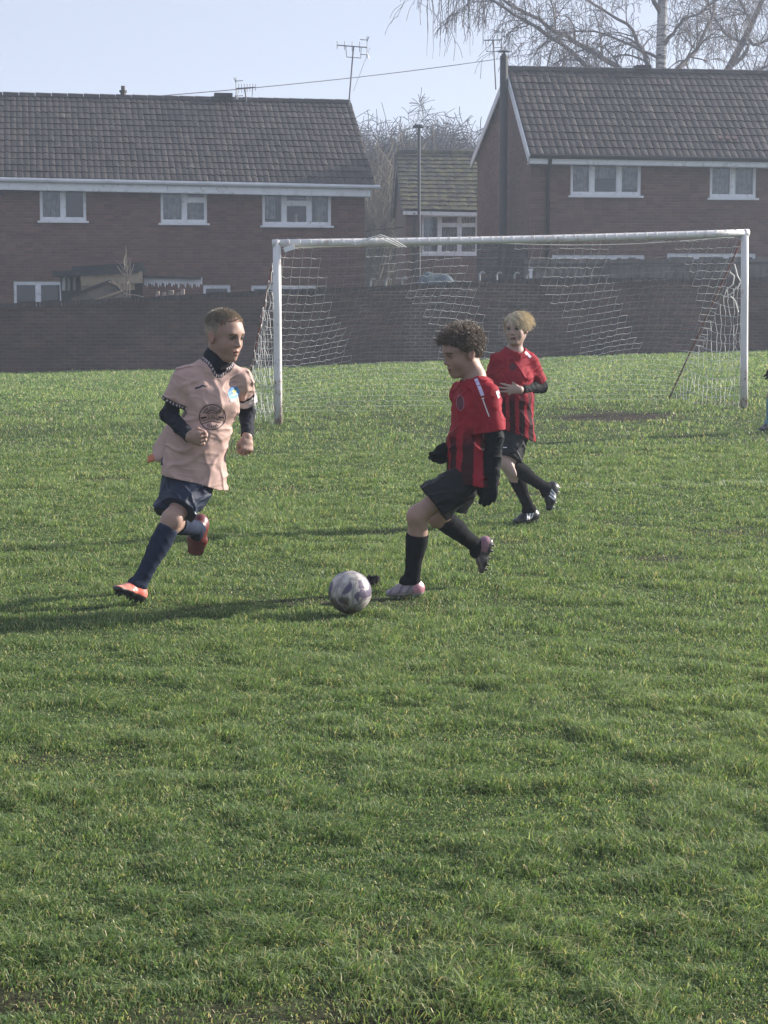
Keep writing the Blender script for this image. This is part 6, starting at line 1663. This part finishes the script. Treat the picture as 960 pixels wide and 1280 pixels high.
# ------------------------------------------------------------------------------------------------ goalkeeper at the right edge
g4_ = G(957, 539); Y4 = g4_[1]
TEAL = (.06, .17, .19)
S4 = dict(Y=Y4, base=(g4_[0], g4_[1], float(gz(g4_[0], g4_[1]))), label='goalkeeper cut off by the right edge, black and red glove above a pale blue sock', seed=3.3, girth=.95, vox=.006,
    j=dict(pelvis=(994, 460, .1), waist=(993, 437, .05), chest=(991, 415, 0), neckb=(990, 393, -.03), shR=(974, 402, 0), elR=(974, 435, .05), wrR=(968.5, 462, -.05), shL=(1008, 403, 0), elL=(1018, 435, .05), wrL=(1010, 462, -.08),
           hipR=(986, 464, .1), knR=(964.5, 494, .0), anR=(961.5, 529, .02), hipL=(1002, 464, .1), knL=(1012, 496, .0), anL=(1014, 529, .05)),
    head=(990, 374, -.05, .95), head_rot=(R(-40), R(5), 0), skin=SKIN1, brow=(.1, .07, .05),
    under=dict(to=dict(L=.9, R=.9), col=TEAL, r=1.0),
    shirt=dict(torso=torso3, sleeve=dict(L=.8, R=.8), sr=.056, hem=lambda J, T: (J['pelvis'] - T[1] * .1, -T[1]), neck=dict(down=.0, r=.058), color=lambda l, u, f, V, J, T: tile_n(len(l), TEAL)),
    shorts=dict(to=dict(L=.6, R=.55), r=.088, color=lambda V, J, T: tile_n(len(V), TEAL)),
    sock=dict(color=lambda d, V, J, sd: tile_n(len(V), (.13, .25, .29)), **{'from': dict(L=.12, R=.05)}),
    footL=dict(d=(-.5, -.8, 0), n=(0, 0, -1)), footR=dict(d=(-.8, -.6, -.02), n=(0, 0, -1)), boot_col=lambda h, f, l: tile_n(len(h), (.05, .05, .055)),
    gloveR=dict(d=(-.45, -.35, -.6), side=(-.75, -.2, .45), pn=(.1, .9, -.3), curl=.3, pad=.006, s=1.0, spread=.22, color=lambda V, J: np.where((((V - J['wrR']) @ nz([-.45, -.35, -.6]) < .062) & ((V - J['wrR'])[:, 2] > -.075))[:, None], np.array([.50, .10, .05]), np.array([.02, .02, .024]))),
    gloveL=dict(d=(0, -.4, -.9), side=(-.9, 0, 0), pn=(0, .9, -.3), curl=.3, pad=.006, s=1.0, color=lambda V, J: tile_n(len(V), (.02, .02, .024))))
B4 = build_person(S4); A = B4['A']
f = hair_cap(B4['hc'], A, B4['hs'], .008, [((.075, 0, .062), (.75, 0, -.9)), ((.0, 0, -.01), (.6, 0, -.8))], None); V, Fa = f.mesh(); B4['obj']('hair', V, Fa, hairm, tile_n(len(V), (.06, .045, .03)))
